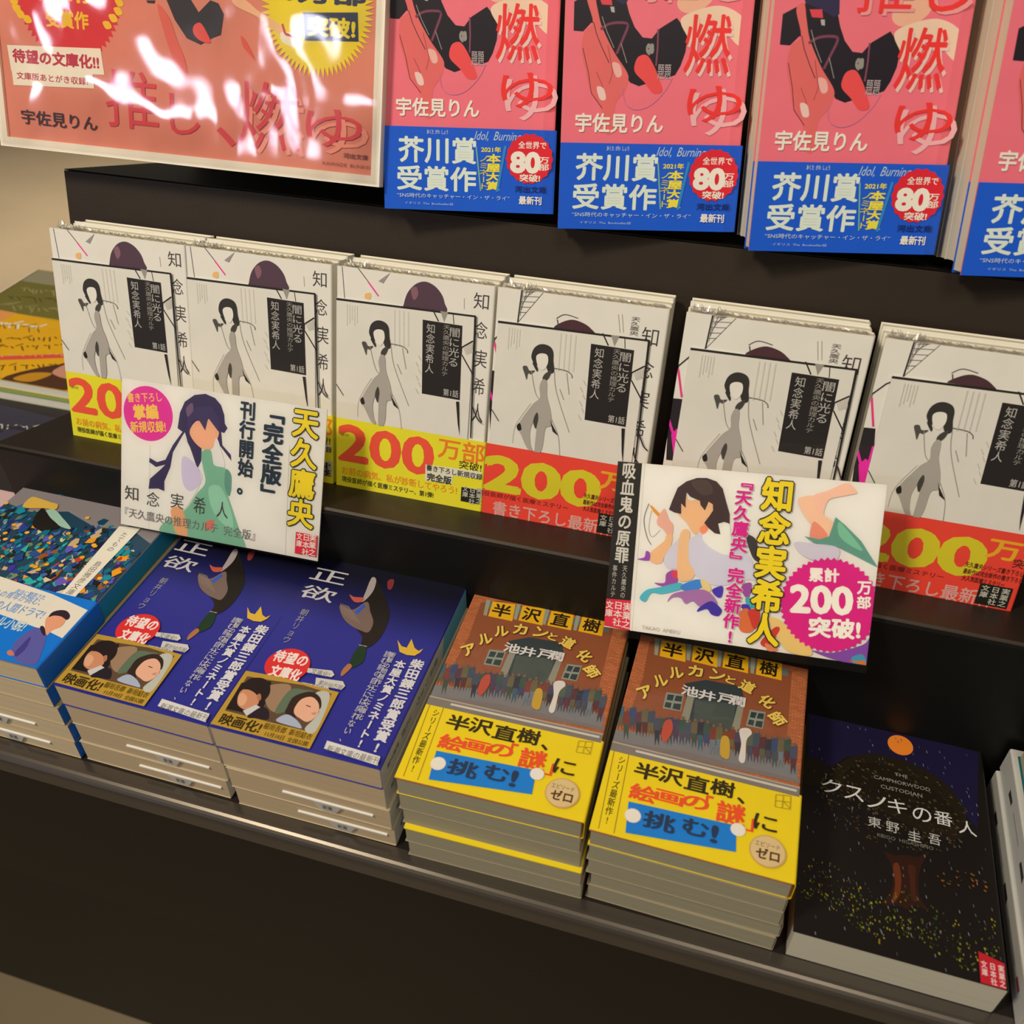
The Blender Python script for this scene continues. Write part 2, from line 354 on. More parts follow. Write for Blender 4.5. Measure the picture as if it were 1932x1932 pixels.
ART = {
'pink': [
["P","e6a080",[64.3,127.1,77.5,130.9,81.9,124.4,76.4,118.4,67.8,116.1,62.3,119.7],1],
["P","1c1620",[4.9,121.2,11.5,124.6,16.6,126.5,22.9,125.1,33,123.8,35.8,115.7,39.2,109,44.1,103.8,49.2,103.3,53.4,108.4,62.4,113.8,65.9,110.1,69.1,104.1,68.6,96.6,66.4,89.6,63.8,84.9,59.4,83.3,55.4,84.4,52.9,81.7,47.3,80,43.6,78.8,38.3,80.7,36.7,83,35.8,86.1,29.8,92.9,24.7,99.7,20.5,106.5,17.5,110.2,14.9,110.9,10.5,106.4,5.1,106.7],0],
["P","2a2440",[13.8,132.3,33.3,132.5,34.5,121.6,31.9,120.1,24.8,123.7,16.2,126.5],0],
["P","dfb898",[64.6,112.7,71.7,117.2,83.5,120,91.9,118.6,99.2,114.3,105.4,107.6,105.8,99,97.7,100.4,89.9,106.7,80.5,108.8,77.5,102.8,70.9,102.3,68.8,104.9],1],
["P","cf5e58",[11.7,123.5,15.4,126.5,17.6,119.2,19.8,111.7,22.2,106.5,28.6,96,36.3,86.1,37.3,81.4,35.6,75.9,31.3,70.3,30.3,64.7,30,54.2,25.7,54.1,22.3,67,16.6,74.8,13.1,85.7,10.1,96.5,11.3,106.4,15.8,110.9],1],
["L","1c1620",0.35,[10.7,98,14.4,85.7,16.6,74.8,23.2,67],0],
["L","1c1620",0.4,[16.2,111,18.2,105,21.6,98.2,26,90.6],0],
["L","7a3a38",0.3,[24.7,99.7,28.3,86,26.6,79.7],0],
["L","7a3a38",0.3,[19,85.8,22.4,79.6,24.9,73.4],0],
["P","e0a090",[27.6,90.6,31.9,89.9,33.5,84.5,30.3,83.6],1],
["P","e8b4a4",[19.6,78,23.5,77.3,25.1,71.8,21.7,71.7],1],
["P","dc4644",[40.4,89.2,42.3,93.9,47.2,94.7,51.9,88.6,54.9,82.5,57.1,76.3,51.8,75.4,46.7,80.8,41.4,85.4],1],
["P","c83c46",[18.6,123.6,25.2,123.7,26.2,119.6,20.4,119.9],0],
["P","a09a90",[25,118.9,27.2,118.9,27.7,116,25.8,116.3],0],
["L","6e3848",1.4,[20.3,107.6,25,110.3,31.5,111,35.4,109.7,32.7,102.1,29.9,95.2],1],
["L","7a4050",0.9,[52.4,108.1,52.8,98.6,52.6,89.4],0],
["T","8a8478","QB",[46.3,94.8,50.9,100.8],0.2,0,None,0,0],
["L","8a8478",0.4,[20.7,114,23.8,106.5,28.3,98.3],0],
["L","8a8478",0.4,[32.1,100.6,36,90.7],0],
["T","b09c98","題題",[53.7,82.6,61.2,90.2],0,0,None,0,0],
["L","b0708c",0.35,[34.4,78.2,36.5,69.6,42.9,66.5,51,69,58.4,76.3,62.3,83.4],1],
["T","e8b0a0","燃",[69.5,84,95.2,114],0,0,None,0,0],
["T","d8302c","燃",[68,86,93.8,116],0.012,0,None,0,0],
["T","e8a09c","ゆ",[74.1,53.2,106.1,78.1],0,0,None,0,0],
["T","d8302c","ゆ",[71.8,60.4,103.1,79.6],0.004,0,None,0,0],
["T","e88a84","推し",[44.2,121,102.8,146.3],0,0,None,0,0],
["T","d8302c","推し",[42.4,122.4,100.1,147.7],0.006,0,None,0,0],
["T","e4d8cc","宇佐見りん",[8.1,53.9,58.9,64.3],0.03,0,None,0,0],
],
'pink_band': [
["T","c8d0e4","芥川賞",[9.3,27.5,57.7,42.8],0.03,0,None,0,0],
["T","c8d0e4","受賞作",[8.1,11.3,57.9,26],0.03,0,None,0,0],
["T","c0c4d0","あくた がわ しょう",[27.1,44.2,40,46.8],0.01,0,None,0,0],
["T","a8b8d8","Idol, Burning",[56.6,40.1,84.4,46.6],0,0,None,0.3,0],
["T","d8c83c","2021年",[60.5,34.7,72.7,38],0.03,0,None,0,0],
["T","d8c83c","本屋大賞",[63.7,12.9,72.9,33.9],0.04,1,None,0,0],
["T","c8bc40","ノミネート",[59.1,13.2,65.6,33],0.01,1,None,0,0],
["L","6a9a8a",0.9,[57.5,37.9,60.7,12.3],0],
["L","2a78b0",1.6,[75.4,38.7,70.9,12],0],
["S","c8202c",90.3,31.7,14.6,14.6,18,0.06],
["T","eadcd4","全世界で",[83.3,37.5,100.4,41.7],0.02,0,None,0,0],
["T","eadcd4","80",[78.6,23.3,97.3,35.9],0.06,0,None,0,0],
["T","eadcd4","万部",[96,25.1,102.7,33.3],0.02,1,None,0,0],
["T","eadcd4","突破!",[84.7,18.6,97.3,23],0.03,0,None,0,0],
["T","b8c4dc","“SNS時代のキャッチャー・イン・ザ・ライ”",[8.2,7.1,78.8,9.8],0,0,None,0,0],
["T","9cb0d4","イギリス The Bookseller誌",[13,3.1,43.8,4.7],0,0,None,0,0],
["T","14245c","河出文庫",[81.9,12.3,101.4,16.1],0.02,0,None,0,0],
["T","d8d4c0","最新刊",[84.6,5.2,98.7,10.2],0.03,0,None,0,0],
],
'poster': [
["S","c2262e",61.1,95.9,40,40,60,0.08],
["T","e6b21e","芥川賞",[38,90.2,88.2,100.9],0.05,0,None,0,0],
["T","e6b21e","受賞作",[43.7,75.3,75.9,85.9],0.04,0,None,0,0],
["P","e6b21e",[18.6,86.5,23.2,87.1,25.2,83.5,20.9,82.6],1],
["P","e6b21e",[21.2,83.2,25.9,83.8,27.8,80.3,23.5,79.3],1],
["P","e6b21e",[26.2,80.6,30.8,81.2,32.8,77.7,28.5,76.8],1],
["P","e6b21e",[16.9,90.9,21.5,91.5,23.5,88,19.1,87.1],1],
["P","e6b21e",[96.1,93.9,100.4,94.4,102.4,91,98.4,90.1],1],
["P","e6b21e",[95,88.9,99.3,89.4,101.3,86,97.3,85.1],1],
["P","e6b21e",[91,84.8,95.4,85.4,97.4,81.9,93.3,81],1],
["P","e6b21e",[86.3,80.6,90.7,81.2,92.8,77.8,88.6,76.8],1],
["P","e6d6b4",[11.7,62.9,83.4,65.3,85.1,50,13.1,47.4],0],
["P","e6d6b4",[13.5,48.4,76.2,50.6,76.6,41.3,13.8,38.9],0],
["T","a82a3c","待望の文庫化!!",[15.2,52.7,81.8,61.3],0.05,0,None,0,0],
["T","a82a3c","文庫版あとがき収録!",[17,42.8,72.3,47.4],0.02,0,None,0,0],
["P","c85a48",[126.7,92.7,134.7,85.6,139.6,73.8,144.7,63,146.4,51.8,141.3,49.2,136.3,62.4,131.3,75.5],1],
["P","1e1c26",[119.1,94.5,125.4,94.8,124.6,93.2,119.7,93.2],0],
["P","1e1c26",[132.5,97.4,149.1,98.2,155.6,89.8,164,96.9,169.4,95.5,172.9,89.8,170.5,78.4,165.4,76.7,156.3,72.1,146.7,75.1,138.8,84.7],0],
["P","d8483c",[151.9,82.2,156.7,84.1,161.3,78.4,163.2,73.6,156.4,74.2,151.7,77.8],1],
["S","f0c018",235.2,95.4,37,37,70,0.16],
["P","e0aa7c",[178.9,99.7,188.2,98.1,197.4,92.3,209.3,87.1,215.8,81.6,213.2,79.3,204,85.2,194.7,90,181.5,94.6],1],
["P","e4d8c0",[214.5,82.6,222.4,81,226.6,76.4,222.4,74.3,213.2,76.6,211.2,81.3],1],
["L","b83c3c",1.5,[212.5,86.8,214.5,81.5,222.4,79.9],0],
["P","c8503e",[184.5,78.7,188.5,75.1,193.7,66.2,189.7,69.2,185.7,73.3],1],
["T","1c2848","80万部",[200.2,98.6,266.8,110.2],0.05,0,None,0,0],
["P","1c2848",[226,93.6,261.6,95.6,262.6,80.2,227.6,78.6],0],
["T","f0c018","突破!",[229.5,81.3,260.4,92.4],0.05,0,None,0,0],
["T","c23a42","推",[85.1,19.3,123.8,53.9],-0.005,0,None,0,0],
["T","c23a42","し",[132.4,18.8,154.2,42.8],0,0,None,0,0],
["T","c23a42","、",[165.9,14.5,179.7,25.7],0,0,None,0,0],
["T","da8a72","燃",[181.9,12.4,228.2,49.8],0,0,None,0,0],
["T","c23a42","燃",[179.9,15,224.8,54.2],0,0,None,0,0],
["T","da8a72","ゆ",[230.6,16.3,270.9,38.9],0,0,None,0,0],
["T","c23a42","ゆ",[228.6,20.4,266.8,42.1],0,0,None,0,0],
["T","2a2230","宇佐見りん",[18,15.4,77.3,24.6],0.01,0,None,0,0],
["T","5a3038","河出文庫",[254.4,14.9,271,17.9],0.02,0,None,0,0],
["T","8a4a44","KAWADE BUNKO",[240.4,9.8,272.5,11.8],0,0,None,0,0],
],
'white_a': [
["T","3c3530","知",[91.6,134.9,101.4,144.9],-0.005,0,None,0,0],
["T","3c3530","念",[93.3,116.9,101.7,127.3],-0.005,0,None,0,0],
["T","3c3530","実",[94.5,98.4,102.6,109.7],-0.005,0,None,0,0],
["T","3c3530","希",[94.8,80.5,102.3,91.5],-0.005,0,None,0,0],
["T","3c3530","人",[95,62.2,102.4,74.6],-0.005,0,None,0,0],
["P","4a333c",[45.7,131.4,48,138.9,53.1,144.9,59.4,147.3,65.8,145.4,70.7,140.7,72.9,135.5,73.9,130.2,59.1,126,46,128.7],1],
["P","7a5258",[50.3,141.3,53.7,143.4,55.1,138.7,52.3,135],1],
["L","40383c",0.5,[13.5,151,21.8,142.1],0],
["L","d8307c",0.9,[21.2,142.6,28.5,134.4],0],
["L","50484c",0.4,[3.4,149.8,5.2,130.1],0],
["P","e0a860",[19.5,134.7,23.1,135.7,22.9,131.8,19.3,131.9],1],
["P","8a8478",[28.3,143.8,36.1,149.9,31.6,142.8],0],
["P","2a1c24",[-0.8,129.1,4.5,129.1,4.7,86.7,-0.8,86.8],0],
["L","c02868",0.8,[-0.4,107.7,2.8,111.6],0],
["L","c02868",0.8,[-0.4,100.2,4.1,95.5],0],
["L","98907c",0.3,[85.4,140.4,85.8,133.9],0],
["P","302830",[97.3,48,104,47.9,105.3,10.6,99.1,10.7],0],
],
'white_b': [
["T","3c3530","知",[90.5,127,100.5,138],-0.005,0,None,0,0],
["T","3c3530","念",[90.5,107.5,100.5,118.5],-0.005,0,None,0,0],
["T","3c3530","実",[90.5,88.5,100.5,99.5],-0.005,0,None,0,0],
["T","3c3530","希",[90.5,70,100.5,81],-0.005,0,None,0,0],
["T","3c3530","人",[90.5,51.5,100.5,62.5],-0.005,0,None,0,0],
["L","2c2826",0.9,[15.1,151.4,14,130],0],
["L","2c2826",0.3,[28.9,150.9,14,130],0],
["L","57504a",0.3,[15.9,151.1,15.2,134.4],0],
["L","57504a",0.3,[14.8,149.6,28.4,150.5],0],
["L","57504a",0.3,[18.5,151,15.6,138],0],
["L","57504a",0.3,[14.7,146.3,26,147.2],0],
["L","57504a",0.3,[21,150.9,15.9,141.6],0],
["L","57504a",0.3,[14.5,143,23.6,143.8],0],
["L","57504a",0.3,[23.6,150.8,16.2,145.1],0],
["L","57504a",0.3,[14.4,139.7,21.2,140.4],0],
["L","57504a",0.3,[26.1,150.6,16.6,148.7],0],
["L","57504a",0.3,[14.2,136.4,18.8,137],0],
["L","2c2826",0.8,[14,130,6,124.6,-0.1,117.6],0],
["L","2c2826",1.1,[-2.4,125.2,-0.1,117.6,-0.3,115.1],0],
["L","d83070",1.2,[0.2,115.8,4.9,99.1],0],
["P","43262a",[37.2,129.8,41.6,134,48,136.4,55.1,135.1,59.8,132.5,62.1,129.2,48.4,128.4],1],
["L","3c3230",0.6,[38.5,135.3,39.9,130.8],0],
["L","3c3230",0.4,[37.9,135.8,43,138.9,51.2,137.7],1],
["L","8a847a",0.25,[75.1,143.4,77.4,132.7],0],
["L","8a847a",0.25,[77.3,143.7,79.5,133],0],
["T","5a544c","天久鷹央",[82.9,132,88.6,143.3],0,1,None,0,0],
["P","1e181c",[-2.5,97.6,6.3,98.1,12.4,58.9,1.5,58.3],0],
["L","e0208c",1.6,[-1.6,86,6.9,67.9],0],
["L","e0208c",1.2,[7.6,87.5,6.7,61.2],0],
["P","e0208c",[2.1,75,5.1,79.4,8.5,77.3,8.5,57.6,6.4,58.5],0],
],
'sheet': [
["P","1c1816",[-0.8,129.8,94,131,94.1,129.8,-0.8,128.4],0],
["P","1c1816",[92.9,130.5,94.4,130.5,96,50.8,95.1,50.9],0],
["L","1c1816",0.8,[63.4,134.3,69.8,124.1],0],
["L","1c1816",0.5,[79,130.6,80,123.8],0],
["P","8c8676",[70.6,130.8,75.8,130.6,73.5,124.1],0],
["P","1c1816",[59.2,123.8,85.6,123.5,86.7,75.3,60.6,75.7],0],
["L","1c1816",0.9,[86,109.8,93.1,114.9],0],
["L","1c1816",0.8,[86.3,105.1,94.6,93.2],0],
["L","1c1816",0.6,[86,109.8,86,104.8],0],
["L","8c8676",0.25,[87.1,110.3,89.5,105.6],0],
["L","8c8676",0.25,[88,110.9,90.2,105.9],0],
["L","8c8676",0.25,[88.9,111.5,90.9,106.2],0],
["L","8c8676",0.25,[89.8,112,91.5,106.6],0],
["L","8c8676",0.25,[90.7,112.6,92.2,106.9],0],
["L","8c8676",0.25,[91.6,113.2,92.9,107.2],0],
["L","8c8676",0.25,[92.5,113.8,93.6,107.5],0],
["T","a8a294","知念実希人",[61.9,89.8,68.1,122.1],0,1,None,0,0],
["T","8c8678","天久鷹央の推理カルテ",[73.1,89.5,77.9,122.9],0,1,None,0,0],
["T","a8a294","闇に光る",[77.1,96.3,84.8,121.8],0,1,None,0,0],
["T","a8a294","第1話",[75.2,76.7,85.6,81.5],0.01,0,None,0,0],
["P","2c2824",[23,111,24.1,115.7,27,118.6,30.7,119.4,34.6,118.2,36.6,115.1,37.2,109.5,38.3,103.9,36.5,101.9,34.1,103.3,32.4,107.7,29.6,111.9,27.3,107,26.7,103.7,24.2,107.7],1],
["P","d4cdb8",[26.2,111.4,29,113.5,33,112.9,33.8,107.9,31.6,103.5,29.2,103.8,27,106.9],1],
["P","2c2824",[25.8,106.7,27.9,103.6,27.4,101.8,24.2,106.5],1],
["P","3c3832",[32.9,101.4,36.5,103.7,35.4,98.9,32.6,96.2,31.4,98.3],1],
["P","49443c",[18.1,103.4,20.6,104.3,22.5,101.7,26.1,102.2,23.7,99.5,21.9,99.8,21.3,95.7,19.8,99],1],
["L","5c564c",0.5,[37.7,105.5,45.6,105,49.2,103.2,49.9,101],1],
["L","8c8676",0.35,[23.7,101.8,27.6,88.4,30.8,84.1],1],
["L","8c8676",0.35,[38.3,103.9,41.1,90.4,51.8,65.9],1],
["L","8c8676",0.35,[46.2,103.9,49.1,90.4],1],
["L","8c8676",0.4,[42.9,93,46.1,86.5],1],
["L","a8a08c",0.3,[15.6,52.6,16.7,65.1,25.3,80.9],1],
["L","8c8676",0.3,[39.1,73.5,45,62.4,47.4,48],1],
["P","9c9484",[31.4,97.1,34.2,96.4,35.3,87.2,38.4,78.2,39.9,68.8,36.2,65.8,35.3,52.2,31,45.3,30.6,64.9,30.7,74.6,26.6,64.3,27.3,54.6,29,49.9,25.8,50.6,20.6,59.6,18,64.7,26.3,79.9,30.8,85.3,30,92.3],1],
["P","1c1816",[38.5,72.8,39.9,70,45,62.4,41.2,64.8],0],
["P","3c3832",[29.8,75.6,31.2,71.7,30,64.8,28,69.9],1],
["P","1c1816",[17.5,64.6,19.5,66.8,20.8,62.7,18.7,61.8],1],
["P","1c1816",[84.3,74.1,86.4,74.4,88,51.3,86.3,59.5],0],
["L","1c1816",0.8,[95.6,72.4,99.2,65.2,102.4,62.4],1],
["L","3c3832",0.5,[-0.4,73.4,5.3,65.8],0],
["L","aca48e",0.25,[57.1,100.9,59.1,97.7],0],
["L","aca48e",0.25,[55.6,96.3,57.6,93.1],0],
["L","aca48e",0.25,[57.5,92.1,59.4,88.9],0],
["L","aca48e",0.25,[56,87.5,57.9,84.3],0],
["L","aca48e",0.25,[57.8,83.3,59.8,80.1],0],
["L","aca48e",0.25,[56.3,78.6,58.3,75.3],0],
["L","bfb8a2",0.3,[7.4,127,7.5,113.4],0],
["L","bfb8a2",0.3,[9.2,127,9.2,115.2],0],
["L","bfb8a2",0.3,[10.9,127,10.9,117.1],0],
["L","bfb8a2",0.3,[12.6,127,12.7,114.1],0],
["L","bfb8a2",0.3,[14.3,127,14.4,115.9],0],
["L","bfb8a2",0.3,[40.1,127.9,40.7,104.3],0],
["L","bfb8a2",0.3,[43.2,128,43.9,104.7],0],
["L","bfb8a2",0.3,[46.2,128.1,47,105.2],0],
["L","bfb8a2",0.3,[49.3,128.1,50.1,105.6],0],
],
'band_yellow': [
["T","e04a30","200",[1,18.5,71.1,46],0.035,0,None,0,0],
["T","e07020","万部",[73.4,33.6,105.8,48.1],0.02,0,None,0,0],
["T","2a2a14","突破!",[88.8,28.4,104.4,34.4],0.01,0,None,0,0],
["P","cfc8a8",[65.2,26.9,105.6,28.9,105.8,23.5,85.1,22.6,84.6,16.1,65.5,15.4],0],
["T","3a382c","書き下ろし新規収録",[66,22.8,105.4,27.2],0.03,0,None,0,0],
["T","3a382c","完全版",[66.6,15.5,84.2,21.5],0.05,0,None,0,0],
["T","e08a1c","お前の病気、私が診断してやろう!",[4.2,9.1,88.3,15.1],0.02,0,None,0,0],
["T","34341c","現役医師が描く医療ミステリー、第1弾!",[4.3,3.5,71.9,7.7],0.02,0,None,0,0],
["R","141410",[91.4,5.3,107.1,15.5]],
["T","b0aa94","実業之",[101.8,5.5,106.4,17.4],0.02,1,None,0,0],
["T","b0aa94","日本社",[97,4.5,101.6,16.5],0.02,1,None,0,0],
["T","b0aa94","文庫",[92.2,8.7,96.5,16.9],0.02,1,None,0,0],
["T","8a8428","累計",[3.5,37.1,9.7,39.5],0,0,None,0,0],
],
'band_red': [
["T","c4b41e","200",[4.7,16.5,84.1,42.5],0.05,0,None,0,0],
["T","d4981c","万部",[82.1,31.6,119.8,45.1],0.03,0,None,0,0],
["T","7a1c14","現役医師が描く医療ミステリー",[1.8,12.4,64.1,16.1],0.02,0,None,0,0],
["T","c89484","書き下ろし最新作!",[13.3,0,98,10.2],0.02,0,None,0,0],
["T","5c1a12","突破!",[97.8,28.2,112.4,34.2],0.02,0,None,0,0],
["T","5c1a12","天久鷹央シリーズ書き下ろし",[73.2,23.4,105.4,27],0.02,0,None,0,0],
["T","5c1a12","最新作は完全新作の書き下ろし",[73.4,19,105.9,22.6],0.02,0,None,0,0],
["T","5c1a12","大人気医療ミステリー",[73.7,14.5,97.3,18.1],0.02,0,None,0,0],
["R","141410",[84.5,1.2,102.5,15]],
["T","b0aa94","実業之",[96.8,2,101.6,14.3],0.02,1,None,0,0],
["T","b0aa94","日本社",[91.2,2,96,14.3],0.02,1,None,0,0],
["T","b0aa94","文庫",[85.6,6,90.4,14.3],0.02,1,None,0,0],
],
'card_purple': [
["E","c82a84",20.1,80.9,18.6,18.6],
["T","dcb44c","書き下ろし",[4.2,88.4,30.2,94.8],0.02,0,None,0,9],
["T","dcb44c","掌編",[8.8,76.7,27.8,87.2],0.05,0,None,0,9],
["T","dcb44c","新規収録!",[6.8,68,33.8,76],0.03,0,None,0,9],
["L","c0b8a4",0.2,[22,59.6,22.1,0.5],0],
["L","c0b8a4",0.3,[123.8,75.4,125.2,-0.8],0],
["P","33294a",[42.5,74.4,44,85.2,47.4,93,54.4,98.5,62.3,100.4,69.4,98.6,73.9,94.5,76.4,88.4,77,82.8,79.1,79.9,76.8,76.3,74.6,76.8,75.8,68,82.2,62.4,82.8,58.4,78.7,62.7,73.1,68.4,66.4,82.9,60.7,66.4,60.6,54.8,57.7,48.5,55.7,54.1,50.9,64.1,48,72.7,46.2,70,39.3,57.3,37.7,47,33.3,36.1,33.5,29.3,28.8,30.3,21.4,29,22.2,36,30.4,44.1,34,48.1,26.7,45.2,21.6,47.8,21.8,50.8,27.6,48.7,33.9,51.4,39.2,62.3,46.2,72.5],0],
["P","6a5068",[48.4,88.3,52.8,93,53.8,87.5,50.4,82.9],1],
["P","dca078",[51.5,73.3,54.5,79.5,58.4,81.7,63,77.5,65.5,84.3,71.9,78.8,72.9,74.1,69.6,67,65.3,62.6,59.9,63.8,54.4,67.9],1],
["P","3c3054",[50.7,72.3,53.1,80.9,57.5,83.2,63.1,75.8,64.6,85,72.8,76.5,73.9,84,66.9,92.6,56.4,91.1,49.5,82],0],
["P","d2ccc6",[45.4,66.6,50.9,64.9,57.6,50.2,61.4,45.8,60.7,39.8,55.6,28.8,47.6,17.1,38.5,11.2,21.8,7.4,15.1,15.9,23.4,23.3,34.4,29.5,39.5,47.3],1],
["P","bcb0bc",[46.6,55.1,53.9,53.8,60.5,46.5,59.8,37.9,52.7,32.5,47.1,38.4],1],
["P","cfc8cc",[71.2,72.2,75.1,64.6,78.2,53.5,72,50,69,59.5],1],
["P","74a484",[60.9,60.7,67.1,63.3,70.1,53.9,78.2,52.7,82.8,48.4,83.3,36.8,79.6,38.7,85.6,23.7,90.6,11.8,95.7,-1.1,81.2,-1.1,53.7,-1.7,31.3,-0.5,34.9,8,49.4,18.3,58.2,31.7,64.3,40.4,62.1,50.9],1],
["P","8cb898",[67.1,37.5,75.1,39.6,81.8,29,85.9,16.9,84.4,10.7,74.1,17.4,68.4,26.7],1],
["P","5c8a74",[79.1,52,83.3,47.7,82.5,34.1,78.7,40.2],1],
["P","cf9868",[38.9,17.3,45.7,20.2,49.6,14,51.8,0.5,43.4,0.8,40.4,9],1],
["P","c86a58",[65.2,12.4,71.5,15.3,70.8,9.1,66.3,7.5],1],
["T","3a3634","知",[3.1,18.6,13.6,28.6],-0.006,0,None,0,0],
["T","3a3634","念",[20.1,17.1,30,27.1],-0.006,0,None,0,0],
["T","3a3634","実",[38.6,18.6,48.5,29.3],-0.006,0,None,0,0],
["T","3a3634","希",[56,17.6,65,29.7],-0.006,0,None,0,0],
["T","3a3634","人",[73.3,17.9,81.8,29.2],-0.006,0,None,0,0],
["T","6a6460","『天久鷹央の推理カルテ 完全版』",[3.4,6,102.5,13.1],-0.006,0,None,0,0],
["T","1c2c38","刊行開始。",[87.7,35.9,99.2,100.1],0.035,1,None,0,0],
["T","1c2c38","「完全版」",[104.7,32.9,119.7,102],0.045,1,None,0,0],
["T","e6c020","天久鷹央",[125.1,20.8,144.1,101.5],0.036,1,["1c1a14",0.045],0,0],
["R","c8283c",[132.2,2.9,147.8,17.9]],
["T","e0d0c4","文庫",[132.7,7.8,137.2,17.6],0.02,1,None,0,0],
["T","e0d0c4","日本社",[137.2,2.4,142.6,17.9],0.02,1,None,0,0],
["T","e0d0c4","実業之",[142,3.1,147.3,18.4],0.02,1,None,0,0],
],
'card_pink': [
["P","1c1712",[-0.7,102.6,14.8,102.8,15.2,18.5,-0,17.7],0],
["P","c8283c",[-0,17.7,15.2,18.5,16.1,-0.3,0,0.7],0],
["T","c4bcaa","吸血鬼の原罪",[2.9,40.5,11.7,102.3],0.03,1,None,0,0],
["T","a8a090","天久鷹央の",[8.3,19.1,11.5,39.8],0.01,1,None,0,0],
["T","a8a090","事件カルテ",[2.2,18.9,5.4,39.2],0.01,1,None,0,0],
["T","e0c8b8","文庫",[-0.1,6.6,4.9,16.7],0.02,1,None,0,0],
["T","e0c8b8","日本社",[5,1.4,10.8,17.1],0.02,1,None,0,0],
["T","e0c8b8","実業之",[10.6,0.7,16.4,17.1],0.02,1,None,0,0],
["L","d8d2c0",0.5,[16.2,102.8,17.2,-0.1],0],
["P","bfb9bc",[38.2,56.7,42.1,60.8,46.3,59.7,53,65.2,56.9,67.8,62.7,71.5,68.7,71.7,70.4,65.1,78.7,57.2,83.7,52.1,85.3,46,87.3,40.6,81.9,39.9,70.7,35.3,61.1,34.6,53.5,38.4,50.2,40.1,46.5,46.5,41.7,41.7,36,41,33,44.9,34,51.4],1],
["P","d4cec4",[62.7,71.5,68.7,71.7,70.4,65.1,70.5,53.6,61.1,55.7,54.5,61.2,56.9,67.8],1],
["P","d4a878",[38.7,74.7,44.4,69.5,49.1,63.7,53,65.2,56.1,70.8,59.8,75.4,59.8,80.1,56.5,83.4,52.5,81.9,50.3,83.8,44.2,83.2,42.2,87.2,39.2,80.6],1],
["P","d8845c",[52.3,67.3,56.7,70.3,57.1,66.2,54.2,63.8],1],
["P","3e2a2a",[33.3,76.3,34.9,82.2,37.3,89.8,42.1,94,48.1,96.6,53.7,97.1,59.4,95.6,63.3,91.8,66,84.3,68.7,77.3,69.2,71.7,66.1,72.4,62.7,71,64.6,64.9,61.3,65.1,57.4,67.8,54.6,70.6,57.3,75.1,59,78.4,58.6,82,56,83.3,54.4,77.9,51.6,80.8,50.9,83.3,45,85.3,42.7,87.7,42.7,82,43.1,78.3,40.2,80.7,40.8,74.4,36.6,75],0],
["P","4c3a34",[45.2,94.2,51.2,95.8,55.4,94.7,58,89.2,53.1,86.7,47.7,89.8],1],
["P","cf9c84",[27,70.3,30.2,76.5,31.9,74.6,33.8,70.5,36.5,67.6,36.7,61.8,34.2,60.5,31.3,63.9,27.3,66.6],1],
["P","c8882c",[21.3,78.2,23.2,77.4,28.3,73.1,27.4,71.4,24,74.3],0],
["P","d4a878",[33.6,61.5,36.8,60.8,36.3,54.9,33.2,48.6,32,44.2,27.9,42.9,24.5,44.9,24.6,49.2,29,54,32.4,57.6],1],
["P","d4ac7c",[41.8,64,44.7,65.9,47,63.5,46.7,56.1,48,46.7,51.7,40.8,50.6,36.4,45.5,34.2,42.2,35.9,40.7,46.9,40.8,57.5],1],
["L","50463e",0.35,[21,78.7,18.9,68.9,21.7,58.5,24.7,54.1],1],
["L","8a8278",0.25,[22.9,74.7,22.3,63.9,24.8,58.9,29.2,63.6],1],
["P","8a4496",[21.9,50,24.4,48.9,24.5,44.9,21.9,44.1,17,44.5,21.2,46.1],1],
["P","94488c",[28.6,31.4,34.7,32.2,35.2,37.7,39.7,40.4,42.4,34.3,39.5,31.2,33.3,29.9],1],
["P","c83c50",[38.3,39.1,41.3,40.6,41.7,35.8,39,36.5],1],
["P","4ca4a8",[20.6,21.7,24.5,26.6,32.3,29.2,43.5,33.4,45.9,30.5,40.9,27.7,33.7,25.1,27.3,24.8,24.6,19.5,21.9,19.4],1],
["P","3c7cb4",[44.7,31.9,51.6,36,55.7,36.5,56.6,32.4,51.2,29.6,45.5,29.3],1],
["P","cfb878",[55.7,36.5,59.9,36,62.4,31.6,60,29.1,57.8,31],1],
["P","9c6a94",[37.3,20.7,40,25.9,48.1,29.1,58.3,31,64.3,27.6,66.8,23.1,62.1,23.6,56.7,20.7,52.3,23.3,48.3,21.1,44.9,24.4,40.2,23.8],1],
["P","402c8c",[55.4,17.3,57.2,20.8,63,24.8,68.4,21.8,69.7,19.3,67.9,16.4,63.8,16.9,60.9,19.7],1],
["P","46309a",[62.9,31.6,68.7,34.5,68.8,28.2,65.8,27.8],1],
["P","94488c",[80.1,37.1,85,38.2,83.9,29.2,80,32.8],1],
["P","3c9c98",[82.4,29.5,85.4,29.4,87.9,24.5,83.9,24.5],1],
["P","46309a",[80.3,25,84.3,25.6,86.1,22.1,81.5,22.6],1],
["P","c46838",[80.2,20.8,84.5,23,89.3,15.2,87.8,9.8,82.4,9,80,12.8],1],
["P","b83828",[84.6,21.9,90.4,23.8,91.6,17.1,89.1,11.5,86.1,16.9],1],
["T","a8a090","TAKAO AMEKU",[23.4,2.3,46.4,4.5],-0.004,0,None,0,0],
["P","dcb08c",[105.8,89.1,109.4,91.9,113.3,92.1,115.5,87.4,119.8,82.8,126.8,77.6,124.2,70.1,117.3,74.3,110.6,80],1],
["P","dcae90",[113.3,92.1,121,96.1,128.2,100.4,132.3,101.2,136.5,97.1,135.4,95.7,128.9,93.7,122.4,91.2,120.4,85.6,119.9,81.9,115.7,85.1],1],
["P","cf8468",[115.2,77.8,120.7,74.7,123.7,70.5,119.6,68.2,114.4,68.5],1],
